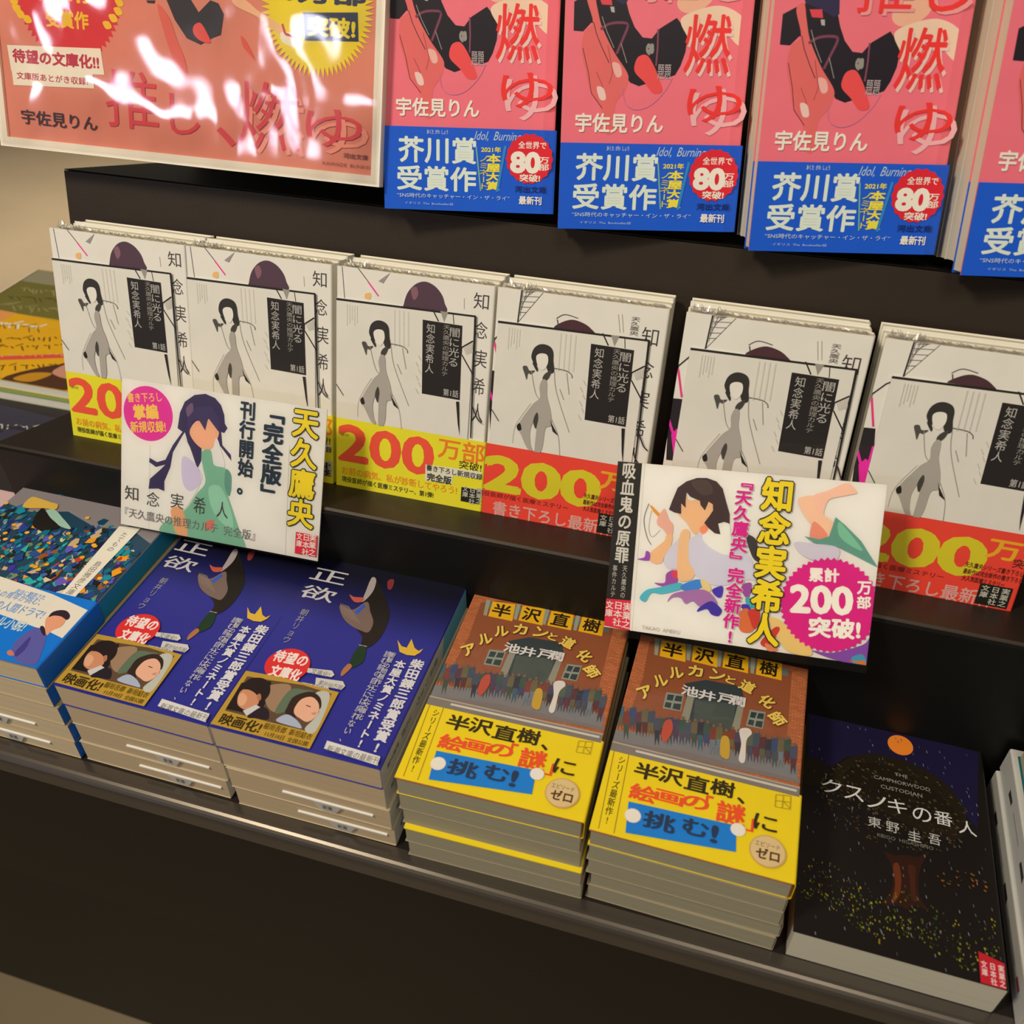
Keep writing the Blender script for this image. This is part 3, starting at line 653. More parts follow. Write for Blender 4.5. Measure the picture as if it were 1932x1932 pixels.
["P","5c8c78",[111.3,69.1,119.6,68.2,124.5,70.6,126.8,81.7,132.3,77.8,141.6,69.8,146.5,63.1,151.8,56.1,139.1,61.3,130.2,64.8,116.4,66],0],
["P","74ac88",[128.7,79.2,134.3,74.4,143,64.5,135.1,67.2,129.5,72],1],
["P","bdb4b4",[106.1,64.8,116.4,65.5,130.3,64.4,127.8,55.4,112.9,57.3],1],
["P","3a3434",[79.3,65.5,84.8,64.2,87.8,52.4,84,53.8],1],
["P","cfb068",[96.4,19.6,103.6,18.7,111.4,12.3,120.8,6.2,121.4,0.7,108.9,1.6,100.9,10.8],1],
["P","b83828",[93.4,4.9,100.5,14.5,103.3,13,97.2,2.6],1],
["P","c87850",[96.1,4.4,103.6,1.7,98.4,-0.1],1],
["P","7c4490",[121.9,4,133.2,4.4,148.7,11.4,152,15.6,152.7,0.9,137,0.3],1],
["P","3c8c9c",[143.6,3.2,149.2,5.9,151.5,0.7,145.6,-0.2],1],
["P","c86828",[142.1,1.1,150.5,2.4,152,-0.3],0],
["S","c41a74",128.5,31.3,27,27.5,48,0.06],
["T","ddd0cc","累計",[115.8,44.1,132.3,52.5],0.05,0,None,0,5],
["T","e4dcd4","200",[106.8,25.4,141.2,42.4],0.05,0,None,0,5],
["T","ddd0cc","万",[142.2,39.9,149.8,47.4],0.04,0,None,0,5],
["T","ddd0cc","部",[142.9,31.8,150.4,39.2],0.04,0,None,0,5],
["T","e0d4d0","突破!",[118.7,12.7,146.7,24.7],0.05,0,None,0,5],
["T","c41a74","『天久鷹央』完全新作!",[70.9,0.9,80.5,101.3],0.045,1,["d4ccc0",0.03],0,0],
["T","e0bc18","知念実希人",[85.5,2.7,103.5,100.8],0.045,1,["1c1810",0.045],0,0],
],
'duck': [
["T","b4b0a8","正",[0.6,127.7,25.7,139.4],0.01,0,None,0,0],
["T","b4b0a8","欲",[1.3,110.1,25.1,122.7],0.01,0,None,0,0],
["T","8c8884","朝井リョウ",[9.2,69.8,14.8,100.8],0,1,None,0,0],
["P","1e1814",[42.4,141.2,51.4,131.8,60.6,120.4,66.5,108.6,67.9,94.5,66.2,85.6,63,80.5,58.7,80.6,56.4,88.3,48.3,94.5,40.1,98,32.4,107.7,31.6,112,42.6,107.6,45.9,120.7,41.1,131.9],1],
["P","6c584e",[31.2,110.3,41,108.6,47,118,52.5,110.5,58.3,101.8,58.7,93.2,53.3,93.1,45.8,95.2,38,100.3],1],
["P","9c9088",[41.1,140,44.6,139.4,46.9,130.4,46.3,122.4,44,117.1,42.4,127.5],1],
["P","b0503c",[33.3,121,37.2,119.8,43.5,120.8,44,117.1,39,115.7],1],
["P","2c50a4",[42.8,106.9,45.9,115.4,47.8,113.6,45.7,105.5],0],
["L","8a7668",0.3,[31.1,111.8,36.8,102.9],0],
["L","8a7668",0.3,[32.1,111.7,39.2,102.1],0],
["L","8a7668",0.3,[33.1,111.5,41.5,101.3],0],
["L","8a7668",0.3,[34.1,111.3,43.9,100.5],0],
["L","8a7668",0.3,[35,111.1,46.2,99.8],0],
["L","8a7668",0.3,[36,111,48.5,99],0],
["L","8a7668",0.3,[37,110.8,50.9,98.2],0],
["L","8c8078",0.8,[57.3,81.3,62.6,81.4],0],
["P","14301c",[57.5,79.6,62.6,80.1,65.3,70.2,63.5,65.7,61,63,57.6,66],1],
["P","9c6438",[57.4,65.3,60.3,63.5,58.3,56.3,56.8,55.3,55.8,59.5],1],
["P","782c2c",[52.9,139.4,54.5,142.6,56.9,141.3,58.1,133.7,55.7,133],1],
["P","c8a030",[78.8,92,83.2,87.7,86.7,87.4,87,95.1,91.6,88.5,94.8,87,96.9,89.6,96.2,86,93.8,82.6,88.9,81.8,83.7,83],0],
["T","c4c0bc","柴田錬三郎賞受賞!",[93.4,8.9,102,80.3],0.04,1,None,0,0],
["T","c4c0bc","本屋大賞ノミネート!",[84.2,9.4,91.4,76.6],0.035,1,None,0,0],
["T","aeaaa8","読む前の自分には戻れない、",[75.4,10.4,80,81.5],0.01,1,None,0,0],
["T","aeaaa8","衝撃の問題作ここに文庫化",[78.5,27.4,82.7,81.1],0.01,1,None,0,0],
["E","c82828",22.4,53.5,13.8,13.2],
["T","dcc8c0","待望の",[11.1,54.2,33.1,63.8],0.04,0,None,0,2],
["T","dcc8c0","文庫化",[14.2,42.8,34.2,52.2],0.05,0,None,0,2],
["P","b8b4a8",[35.6,54.7,50.4,56.9,53.3,54.2,52.2,52,36.5,51.3],0],
["P","b8b4a8",[43.5,49.2,60.2,51,63,48.1,62,44.7,45.3,44.2],0],
["P","b8b4a8",[36.9,43.5,53.8,44.6,55.8,41.6,40,38.9],0],
["T","5a5650","文庫化!",[38.6,51.3,50.5,55.3],0,0,None,0,0],
["T","5a5650","累計50万部",[46.8,44.5,61.9,48.1],0,0,None,0,0],
["T","5a5650","突破!!",[40.5,40.5,54.4,44.5],0,0,None,0,0],
["P","a8842c",[0.6,42.2,23.1,43.5,61.4,42.6,62.5,1,0.5,1.1],0],
["P","54402c",[3.5,38.5,18.7,39.7,38.6,41.7,57.8,40.3,59.8,11.7,31.4,11.5,3.7,11.8],0],
["P","1c1414",[2.7,33.1,19,39.1,23.3,30.9,24.1,17.7,22.2,13.6,3.6,13],0],
["P","8c7054",[20.5,36.4,31.4,39.5,34.5,29.2,32.6,19,25.5,21.7,19.7,29.9],1],
["P","54644c",[33,36.2,41.2,38.6,46.8,37.7,39.5,23.4,34,18.2,31.5,21.1],1],
["P","a8a898",[48.6,38.3,57.4,39,60.6,13.1,53.8,12.8,56.5,25.9],1],
["P","b87c58",[5.7,23.9,5.7,27.7,8.6,31,14,30.7,18.7,25.9,19.6,19.4,15,15.7,10.3,16.7,7.7,19],1],
["P","c89470",[6,22.8,7.3,26.3,11.5,23.8,12.4,18.5,9.7,17.7],1],
["P","1e1414",[5.6,29.3,4.9,35,7.8,38.4,14,39.6,19.7,36.2,22.7,30.1,22.1,24.4,20,22.6,16.8,26.5,13.1,28.6,9.5,29.4],1],
["P","a06848",[16.2,27,17.5,28.6,19.7,25.5,19.1,23.5],1],
["P","b8b4ac",[13.8,14.5,19,20.5,22.3,19.6,17.7,11.7],0],
["P","201820",[18.4,11.3,22.4,19.4,27.4,19.3,30.8,13,24.2,11.8],1],
["P","2c1e18",[37.2,23.9,37.1,31.2,41.3,36.2,46.5,38.3,52.6,35.7,56,30,55,27.9,48.8,33.4,44,30.8,42.2,24.2,45.4,18,41.2,17.9,37.7,20.5],1],
["P","d09c7c",[41.6,25.2,42.6,31.6,47.2,34.8,51.9,33,55.1,29.1,56.4,22.9,53.2,17.6,47.9,18.7,43.3,20.9],1],
["P","b8806a",[52.5,23.6,54.9,25.5,55.2,23.2],1],
["P","3c2820",[47.1,28.6,50.3,28.3,50.3,27.7,47.4,27.9],0],
["P","98a0ac",[35.6,15.1,39.6,19.2,46.7,17.1,52.1,12.7,47,12.3,36.8,12.9],1],
["T","2c220c","映画化!",[4.1,2.2,29.9,10.2],0.03,0,None,0,0],
["T","54420c","稲垣吾郎 新垣結衣",[30.6,6.3,60.4,10.7],0.01,0,None,0,0],
["T","54420c","11月10日 全国公開",[33.9,1.9,60.2,5.2],0.01,0,None,0,0],
["P","c4c0b4",[69.6,8.8,102.3,7.2,103.2,1.2,70.2,3.4],0],
["T","4c4840","新潮文庫の最新刊",[71.8,2,102.9,6.4],-0.003,0,None,0,0],
],
'brick': [
["P","84482a",[6.4,142.4,19,147.9,95.1,143.6,95.9,78.6,89.3,69.2,14.4,65,4.4,73.7,7.8,110.9],0],
["P","5c6860",[9.2,145.7,92.9,144.4,92.8,138.5,9.9,138.8],0],
["P","303838",[33.2,114.3,45.1,120.9,66.3,121.6,69.3,112.6,67.8,87.9,39.7,84.5],0],
["P","404840",[41.1,104,64.7,107.1,64.5,81.7,42.5,80.1],0],
["P","807c68",[36.2,108.1,40.3,109.4,39.5,79.2,34.6,77.7],0],
["P","807c68",[66.1,108.9,69.6,109.9,68.6,85.5,64.1,85.4],0],
["P","7c8474",[23.5,104.2,34,105.3,34.1,92.2,23.4,91.3],0],
["P","2c3430",[24.6,102.8,28.5,103.2,28.1,98.6,24.5,98.3],0],
["P","2c3430",[29.5,103.2,33.4,103.8,33.4,99.4,29.1,98.9],0],
["P","2c3430",[24.4,96.6,27.9,96.9,27.9,92.7,24.2,92.7],0],
["P","2c3430",[29.2,97,33.5,97.7,33.6,92.8,29,92.8],0],
["P","7c8474",[73.1,105.5,82.3,106.3,81.6,93.4,72.1,92.9],0],
["P","2c3430",[74.1,104.2,77.4,104.4,76.7,99.9,73.7,99.7],0],
["P","2c3430",[78.3,104.4,81.6,104.9,81.4,100.5,77.6,100.1],0],
["P","2c3430",[73.5,98.1,76.5,98.2,76.2,94.1,73,94.2],0],
["P","2c3430",[77.6,98.3,81.3,98.9,81.1,94,77.2,94.2],0],
["P","dca014",[13.6,145.4,28.9,147,30.9,131.4,14.6,131.7],0],
["T","241a0c","半",[15.4,133.1,28.1,144.7],0.03,0,None,0,0],
["P","8c8c74",[9.2,145.7,12.1,145.9,13.5,131.7,11.2,131.9],0],
["P","dca014",[33.8,146.9,48.9,148.4,50.6,132.9,34.5,133.2],0],
["T","241a0c","沢",[35.6,134.6,47.8,146.2],0.03,0,None,0,0],
["P","8c8c74",[29.5,147.2,32.4,147.4,33.4,133.2,31.1,133.4],0],
["P","dca014",[53.2,147.4,68.1,148.9,69.3,133.5,53.5,133.8],0],
["T","241a0c","直",[54.9,135.2,66.7,146.7],0.03,0,None,0,0],
["P","8c8c74",[48.9,147.7,51.8,147.9,52.4,133.8,50.2,134],0],
["P","dca014",[73.9,147.6,88.7,149.1,89.5,133.8,73.9,134.1],0],
["T","241a0c","樹",[75.6,135.5,86.9,146.9],0.03,0,None,0,0],
["P","8c8c74",[69.7,147.9,72.5,148.1,72.8,134.1,70.6,134.3],0],
["P","6c645c",[-4,59.3,40.8,64.2,104.9,64.4,105.5,61.7,-2.7,57.8],0],
["P","6c6c68",[-4.2,67.1,39.3,73.9,102.5,73.3,103.1,63.9,40.8,64.2,-2.4,59.2],0],
["P","5c5438",[-6.4,85.1,-2.6,86.3,-1.4,78.6,-5.5,78.3],0],
["P","30405c",[-5,78.5,-1.8,79.1,-0.6,69.8,-2.5,74.2,-2.7,69.1],0],
["E","6c5040",-4.4,87.1,0.95,1.2],
["P","2c5460",[-2.6,84.8,1.2,86,2.5,77.8,-1.7,77.6],0],
["P","4c5440",[-1.2,77.7,2.1,78.3,3.4,68.5,1.4,73.2,1.2,67.9],0],
["E","6c5040",-0.6,86.8,0.95,1.2],
["P","6c3428",[1.7,82.1,5.5,83.3,7.1,73,3,73],0],
["P","34483a",[3.5,73.1,6.7,73.6,8.3,62.2,6.1,67.7,6.1,61.6],0],
["E","6c5040",3.7,84.1,0.95,1.2],
["P","30405c",[4.7,85.7,8.5,86.9,9.6,79.3,5.4,79],0],
["P","38464c",[5.9,79.2,9.2,79.8,10.2,70.6,8.3,74.9,8.1,69.9],0],
["E","6c5040",6.7,87.7,0.95,1.2],
["P","50303c",[8.9,83.5,12.7,84.7,13.8,76.5,9.7,76.3],0],
["P","2a2e34",[10.1,76.5,13.4,77,14.5,67.4,12.6,72,12.3,66.7],0],
["E","6c5040",10.8,85.5,0.95,1.2],
["P","5c5438",[12.1,86.1,15.9,87.3,17.2,77.6,13.1,77.5],0],
["P","4c2c2c",[13.6,77.7,16.8,78.2,18.1,67.3,16.1,72.5,16,66.6],0],
["E","6c5040",14,88.1,0.95,1.2],
["P","38424c",[15.8,86.2,19.6,87.4,20.8,78.2,16.6,78.1],0],
["P","5c5438",[17.1,78.2,20.4,78.8,21.5,68.3,19.6,73.3,19.4,67.6],0],
["E","6c5040",17.7,88.2,0.95,1.2],
["P","3c4450",[20.1,82.4,23.9,83.5,25.2,73.9,21.1,73.8],0],
["P","2a2e34",[21.5,73.9,24.7,74.4,25.9,63.6,24,68.8,23.8,62.9],0],
["E","6c5040",22.1,84.3,0.95,1.2],
["P","34483a",[23.7,83.1,27.4,84.3,28.3,76.6,24.2,76.3],0],
["P","26282c",[24.7,76.5,27.9,77.1,28.8,67.8,27,72.2,26.6,67.2],0],
["E","6c5040",25.6,85.1,0.95,1.2],
["P","40384a",[27,84.9,30.8,86.1,32,76.2,27.9,76.2],0],
["P","34483a",[28.4,76.3,31.6,76.8,32.7,65.8,30.8,71.1,30.5,65.1],0],
["E","6c5040",29,86.9,0.95,1.2],
["P","40384a",[30.7,84.8,34.5,85.9,35.4,77.3,31.3,77.1],0],
["P","40384a",[31.8,77.3,35,77.8,35.9,67.7,34.1,72.5,33.8,67.1],0],
["E","6c5040",32.7,86.7,0.95,1.2],
["P","34483a",[34.2,85.5,38,86.7,38.9,77.6,34.9,77.5],0],
["P","3c4450",[35.4,77.6,38.5,78.2,39.4,67.8,37.6,72.7,37.3,67.1],0],
["E","6c5040",36.2,87.5,0.95,1.2],
["P","3c4450",[38,84.4,41.8,85.5,42.5,77.9,38.4,77.6],0],
["P","3c4450",[38.9,77.8,42.1,78.3,42.8,69.1,41.1,73.5,40.6,68.5],0],
["E","6c5040",40,86.3,0.95,1.2],
["P","5c5438",[41.4,85.9,45.2,87.1,46,78,42,77.9],0],
["P","34483a",[42.5,78,45.6,78.5,46.4,68.2,44.7,73.1,44.3,67.5],0],
["E","6c5040",43.4,87.8,0.95,1.2],
["P","2a2e34",[44.9,86.7,48.7,87.8,49.6,77.6,45.6,77.6],0],
["P","2c5460",[46.1,77.8,49.2,78.3,50.1,67,48.3,72.4,48,66.3],0],
["E","6c5040",46.9,88.6,0.95,1.2],
["P","34483a",[48.5,86.7,52.3,87.8,52.9,79.7,48.9,79.5],0],
["P","30405c",[49.4,79.6,52.5,80.2,53.1,70.6,51.5,75.2,51,70],0],
["E","6c5040",50.5,88.6,0.95,1.2],
["P","6c3428",[52.3,85,56.1,86.1,56.8,76.7,52.8,76.6],0],
["P","5c6c70",[53.3,76.7,56.5,77.2,57.1,66.5,55.5,71.7,55,65.9],0],
["E","6c5040",54.3,86.9,0.95,1.2],
["P","5c5438",[55.7,86.8,59.4,87.9,60.2,77.9,56.2,77.9],0],
["P","5c6c70",[56.7,78,59.8,78.5,60.5,67.4,58.8,72.7,58.4,66.8],0],
["E","6c5040",57.7,88.7,0.95,1.2],
["P","6c3428",[59.6,83.9,63.3,85,64,75.6,60,75.5],0],
["P","50303c",[60.5,75.6,63.6,76.1,64.2,65.5,62.6,70.6,62.1,64.9],0],
["E","6c5040",61.6,85.8,0.95,1.2],
["P","6c3428",[62.8,86.6,66.6,87.8,67,79.8,63.1,79.6],0],
["P","5c5438",[63.5,79.7,66.7,80.3,67,70.8,65.5,75.3,64.9,70.2],0],
["E","6c5040",64.8,88.5,0.95,1.2],
["P","40384a",[66.5,86,70.2,87.1,70.6,78.7,66.7,78.6],0],
["P","2a2e34",[67.2,78.7,70.3,79.3,70.6,69.5,69.2,74.1,68.5,68.9],0],
["E","6c5040",68.5,87.9,0.95,1.2],
["P","6c3428",[69.8,87.7,73.5,88.9,73.9,81.2,69.9,81],0],
["P","30405c",[70.4,81.1,73.5,81.7,73.8,72.5,72.3,76.9,71.7,71.9],0],
["E","6c5040",71.8,89.7,0.95,1.2],
["P","4c5440",[73.4,87.6,77.1,88.7,77.6,78.6,73.7,78.6],0],
["P","38424c",[74.2,78.7,77.3,79.2,77.7,68,76.2,73.4,75.6,67.3],0],
["E","6c5040",75.4,89.5,0.95,1.2],
["P","38464c",[76.8,88.1,80.5,89.2,81.1,78.9,77.1,78.9],0],
["P","50303c",[77.6,79,80.7,79.5,81.1,68.1,79.6,73.6,79,67.5],0],
["E","6c5040",78.9,90,0.95,1.2],
["P","4c2c2c",[80.5,86.5,84.2,87.6,84.6,78.4,80.6,78.3],0],
["P","4c5440",[81.1,78.4,84.2,78.9,84.4,68.5,83,73.5,82.4,67.9],0],
["E","6c5040",82.5,88.4,0.95,1.2],
["P","2a2e34",[84,85.9,87.7,87.1,88,78.7,84.1,78.5],0],
["P","38424c",[84.6,78.7,87.7,79.2,87.8,69.5,86.4,74.1,85.7,68.8],0],
["E","6c5040",86.1,87.8,0.95,1.2],
["P","30405c",[87.4,87.6,91.1,88.7,91.4,78.6,87.5,78.6],0],
["P","38464c",[88,78.7,91.1,79.2,91.3,68.1,89.9,73.4,89.2,67.4],0],
["E","6c5040",89.4,89.5,0.95,1.2],
["P","5c5438",[90.8,88.1,94.5,89.2,94.8,79.2,90.9,79.2],0],
["P","5c6c70",[91.4,79.4,94.5,79.8,94.6,68.8,93.2,74.1,92.5,68.1],0],
["E","6c5040",92.9,90,0.95,1.2],
["P","34483a",[94.3,89,97.9,90.2,98.1,81.2,94.2,81.1],0],
["P","4c2c2c",[94.7,81.3,97.8,81.8,97.8,71.5,96.5,76.4,95.7,70.9],0],
["E","6c5040",96.3,91,0.95,1.2],
["P","3c4450",[98,85.3,101.6,86.4,101.8,76.8,97.9,76.7],0],
["P","4c2c2c",[98.4,76.9,101.5,77.4,101.5,66.6,100.2,71.8,99.4,66],0],
["E","6c5040",100,87.2,0.95,1.2],
["P","c4bcac",[68.8,88.2,73.6,90.9,75.9,87.7,73.5,81.8,74,67,70.6,67.2,70.8,78.5],1],
["P","a84430",[26,80.3,29.5,84,31.7,76.8,29.3,67,26.2,69.9],1],
["P","b08c2c",[59.6,80.2,63.7,80.1,65.2,66.7,60.2,67.7],1],
["T","c8c0b4","池",[31.8,104.6,42.3,112.5],0.03,0,None,0,0],
["T","c8c0b4","井",[42.2,104.3,52.6,112.1],0.03,0,None,0,0],
["T","c8c0b4","戸",[53.6,105,63.7,112.7],0.03,0,None,0,0],
["T","c8c0b4","潤",[60,105.5,70,113.3],0.03,0,None,0,0],
["T","dcb44c","ア",[6.9,95.2,16.1,104.4],0.04,0,["4a3414",0.03],0,38],
["T","dcb44c","ル",[14,106.7,23.2,115.9],0.04,0,["4a3414",0.03],0,28],
["T","dcb44c","ル",[22.2,115.8,31.4,125],0.04,0,["4a3414",0.03],0,18],
["T","dcb44c","カ",[33.4,120.7,42.6,129.9],0.04,0,["4a3414",0.03],0,6],
["T","dcb44c","ン",[46.8,121.2,56,130.4],0.04,0,["4a3414",0.03],0,-6],
["T","dcb44c","と",[56.6,121.2,62.6,127.2],0.04,0,["4a3414",0.03],0,-10],
["T","dcb44c","道",[65.3,117.4,74.5,126.6],0.04,0,["4a3414",0.03],0,-20],
["T","dcb44c","化",[77.6,109.2,86.8,118.4],0.04,0,["4a3414",0.03],0,-30],
["T","dcb44c","師",[84.6,97.8,93.8,107],0.04,0,["4a3414",0.03],0,-48],
],
'brick_band': [
["L","8c7410",0.5,[2.3,53,4.7,1.6],0],
["L","8c7410",0.5,[10.8,53.1,13,1.4],0],
["T","2c2408","シリーズ最新作!",[5.7,5,9.9,50],0.01,1,None,0,0],
["T","28200c","半",[15.6,38.4,29.6,49.1],0.03,0,None,0,0],
["T","28200c","沢",[29.1,39.5,42.8,50.2],0.03,0,None,0,0],
["T","28200c","直",[43.6,38.8,57.3,49.2],0.03,0,None,0,0],
["T","28200c","樹",[57.5,40.1,70.8,50.5],0.03,0,None,0,0],
["T","28200c","、",[72.3,38.5,76.6,42.2],0.03,0,None,0,0],
["P","0c70b8",[16.6,22.1,73.8,24.4,75.3,9,18.7,3.2],0],
["T","d84820","絵",[15.7,24.2,30.3,34.7],0.03,0,None,0,0],
["T","d84820","画",[29.4,27.1,45,34.8],0.03,0,None,0,0],
["T","d84820","の",[44.1,27.9,58.5,35.9],0.03,0,None,0,0],
["T","d84820","「",[56.2,29.5,60.2,38.4],0.03,0,None,0,0],
["T","d84820","謎",[62.5,24,77.9,37.5],0.03,0,None,0,0],
["T","d84820","」",[77.7,22.8,82.6,31],0.01,0,None,0,0],
["T","28200c","に",[82.3,25.4,94.6,35.2],0.02,0,None,0,0],
["T","1c3048","挑",[26,9.3,43.3,19.8],0.03,0,None,0,0],
["T","1c3048","む",[46.5,11.7,60.4,21.4],0.03,0,None,0,0],
["T","1c3048","!",[61.5,10.4,65.4,21.1],0.03,0,None,0,0],
["S","d8d0c0",20.5,14,4.6,4.6,26,0.14],
["S","d8d0c0",74.9,22,4.2,4.2,26,0.14],
["S","b89450",90.9,13.8,9.6,9.6,40,0.05],
["E","c8ac74",90.8,14,8.6,8.6],
["T","4c3418","エピソード",[84.3,15.9,96.8,18.9],0,0,None,0,0],
["T","4c2c18","ゼロ",[85,8.8,97,15.2],0.04,0,None,0,0],
["L","8a7a20",0.3,[92.3,49.5,100.1,50.8,100.2,42.3,92.4,41.6,92.3,49.5],0],
["L","8a7a20",0.3,[96.2,50.1,96.1,42],0],
["L","8a7a20",0.3,[92.3,45.5,100.2,46.8],0],
["L","8a7a20",0.3,[96.7,46,100.3,42.6],0],
],
'night': [
["P","181230",[1.2,153.3,58.2,153.7,103.6,148.8,98.4,92.1,80.9,115.9,47.4,130.4,24.7,122.2,16.7,111.9,2.5,112.8],0],
["E","d87824",57.3,140.9,7.6,7.6],
["P","1d160c",[17.8,108.3,24.8,119.6,32.9,126.1,43.2,129.9,57.6,129.5,73.5,125.1,84.9,117.1,91.8,104.4,92.6,90.4,84.5,81,65.8,82.3,46.8,88.3,33.1,93.9,21.1,97.8],1],
["P","18120a",[22,105.7,33,119.4,47.3,122.4,67.2,116.8,82.3,106.4,87.2,93.4,66.1,89.4,46.9,95.7,29.1,98.9],1],
["P","1d160c",[1,112.4,8.4,114.6,14.7,110,11.1,97.3,1.6,95.7],1],
["P","2a140a",[46.5,61.6,52,61.1,58.6,63.1,65.1,64,70.8,69,66.3,58.8,64.5,48.7,65,38.4,69.1,32.6,62.1,33.5,57.6,30.1,54.1,31,45.2,29.4,50.2,39.1,51.1,48.9,49.6,56],1],
["P","5c2a12",[51.2,54.3,54.2,56.3,55.4,48,54.2,37.2,50.1,31.4,52.1,42.8],1],
["P","3c1c0e",[59.3,56.7,63,56.8,62.6,46,63.1,36.8,60.5,37,59.9,47.3],1],
["T","c8c4bc","ク",[10.9,91.9,22.5,101.7],-0.004,0,None,0,0],
["T","c8c4bc","ス",[24.1,90.9,35.3,100.6],-0.004,0,None,0,0],
["T","c8c4bc","ノ",[37.1,88.7,48,98.2],-0.004,0,None,0,0],
["T","c8c4bc","キ",[48.9,89.2,59.6,98.7],-0.004,0,None,0,0],
["T","c8c4bc","の",[62.7,87.6,73.1,97],-0.004,0,None,0,0],
["T","c8c4bc","番",[74.6,88.6,84.7,98],-0.004,0,None,0,0],
["T","c8c4bc","人",[87.8,86.1,97.6,95.4],-0.004,0,None,0,0],
["T","b4b0a4","東",[37.6,75.7,45,82.6],-0.004,0,None,0,0],
["T","b4b0a4","野",[47.7,75.2,55,82.1],-0.004,0,None,0,0],
["T","b4b0a4","圭",[59.6,73,66.7,79.8],-0.004,0,None,0,0],
["T","b4b0a4","吾",[70.7,74.1,77.6,80.9],-0.004,0,None,0,0],
["T","8c887c","THE",[53.2,115.9,60.7,118.2],0,0,None,0,0],
["T","8c887c","CAMPHORWOOD",[41.1,110.1,73.3,112.7],0,0,None,0,0],
["T","8c887c","CUSTODIAN",[45,104.4,68.6,107],0,0,None,0,0],
["T","6c685c","KEIGO HIGASHINO",[42.8,70.1,73.2,72.4],0,0,None,0,0],
["P","b01c28",[92.3,16.6,104.7,13.6,104,-0.7,92.1,-0],0],
["T","d8b8b0","文庫",[93,4.1,96.1,12.2],0.02,1,None,0,0],
["T","d8b8b0","日本社",[97,0.4,100.2,12.2],0.02,1,None,0,0],
["T","d8b8b0","実業之",[101.1,0.4,104.2,12.2],0.02,1,None,0,0],
],
'crowd': [
["P","c8a040",[14.9,127.7,14.2,137.8,21,138.3,31.4,137,38.3,136.1,40.2,130.8,31,129.6,21,126.6],1],
["P","90b098",[34.5,126.3,39.4,130.6,51.3,124.2,64.7,115.7,55.7,115.8,43.1,121.8],1],
["P","1c1814",[34.4,113.6,30.1,129.3,43.1,121.8,55.8,114.4,44.5,108.3],1],
["E","0c6c70",33.5,151.3,4.6,5.5],
["E","dc8c18",24.3,161.3,3.6,3.2],
["P","d4ccb4",[95.6,127.6,111.4,130.2,110.6,56.6,100.3,57],0],
["T","4a463c","たてもの",[102,102.2,107,123.3],0,1,None,0,0],
["T","4a463c","島田雅彦文庫",[102.5,58.6,108,92.2],0,1,None,0,0],
],
'crowd_band': [
["R","0c68b8",[0,0,127,58]],
["P","cfc6b0",[27.1,61.9,51,60.4,95.4,55.9,126.9,49.8,127.3,24.7,116.7,26.9,103.1,28.2,75.2,31.2,53,31.9],0],
["T","5c88b8","政治に翻弄され",[70.9,49.3,93.6,53.9],0.02,0,None,0,0],
["T","5c88b8","ひとりの青年が挑む、",[48.5,44.3,94.1,50.3],0.01,0,None,0,0],
["T","5c88b8","渾身の人間ドラマ!",[55.1,34.4,102.8,42.4],0.01,0,None,0,0],
["T","b4c4d4","テロル小説!",[65.8,21.8,98.7,30.8],0.03,0,None,0,0],
["P","52508c",[101.4,11.9,101.8,20,103.7,26.2,107.5,28,114.5,25,118.8,18.8,122.4,10.9,125.1,2.2,115.8,0.7,108.3,3.7],1],
["P","3c3474",[106.6,12.2,106.8,19.6,108.4,18.9,111,10.5,109.9,4.2,106.8,6.8],1],
["P","cf8c68",[106.1,36.5,108.8,39.9,116,40.1,118.9,38.3,119.5,32.7,116.3,28.7,116.1,24.2,110.9,29],1],
["P","2c1c28",[106.8,37.7,106.3,41.7,109,44.5,113.5,45.5,117.5,43.7,119.7,41.1,119.1,38.7,114.3,40.2,109.4,39.7],1],
["P","2c1c28",[107.5,28.6,108.4,30.1,111.7,27.9,115.1,23.3,111.8,24.8],1],
["P","b86c50",[101.8,6,103.5,7.7,107.9,4.8,104.6,3.8],1],
],
}

# ------------------------------------------------ the fixture (setting)
DARK = mat('1a1511', 'board')
def block(name, prof, x0, x1, m):
    mb = MB(); mb.prism(prof, x0, x1, m, 'x'); return structure(mb.obj(name))
RX = 1.35
# front shelf with a rounded nose
nose = [(-.0935 + .007 - .007*math.cos(a), -.007 + .007*math.sin(a)) for a in [i*PI/12 for i in range(7)]]
block('trim_1', [(-.0935, -.0155)] + nose[:-1] + [(-.0865, 0), (-.080, 0), (-.080, -.0155)], -1.3, RX, mat('5c5448', 'metal'))
block('counter_top', [(-.080, -.030), (-.080, 0), (.470, 0), (.470, -.030)], -1.3, RX, DARK)
block('counter_front', [(-.0920, -.17), (-.0920, -.0157), (-.0802, -.0157), (-.0802, -.17)], -1.3, RX, mat('100d0a', 'board'))
block('counter_body', [(.0, -.75), (.0, -.030), (.45, -.030), (.45, -.75)], -1.28, RX-.02, mat('120f0c', 'board'))
# middle step, sloping back
block('display_step', [(.0715, 0), (.0695, .1205), (.0710, .1218), (.150, .0999), (.150, 0)], -.113, RX, mat('221a14', 'board'))
block('riser_shade_sheet', [(.0700, 0), (.0680, .1190), (.0712, .1200), (.0712, 0)], -.1132, RX, mat('0b0a08', 'board'))  # added thin black sheet, its colour standing in for shade under the ledge
block('ledge_shade_sheet', [(.1990, .2769), (.36, .2324), (.36, .2330), (.1990, .2775)], -.0958, RX, mat('0b0a08', 'board'))  # added thin black sheet, painting the lit top of the upper step dark
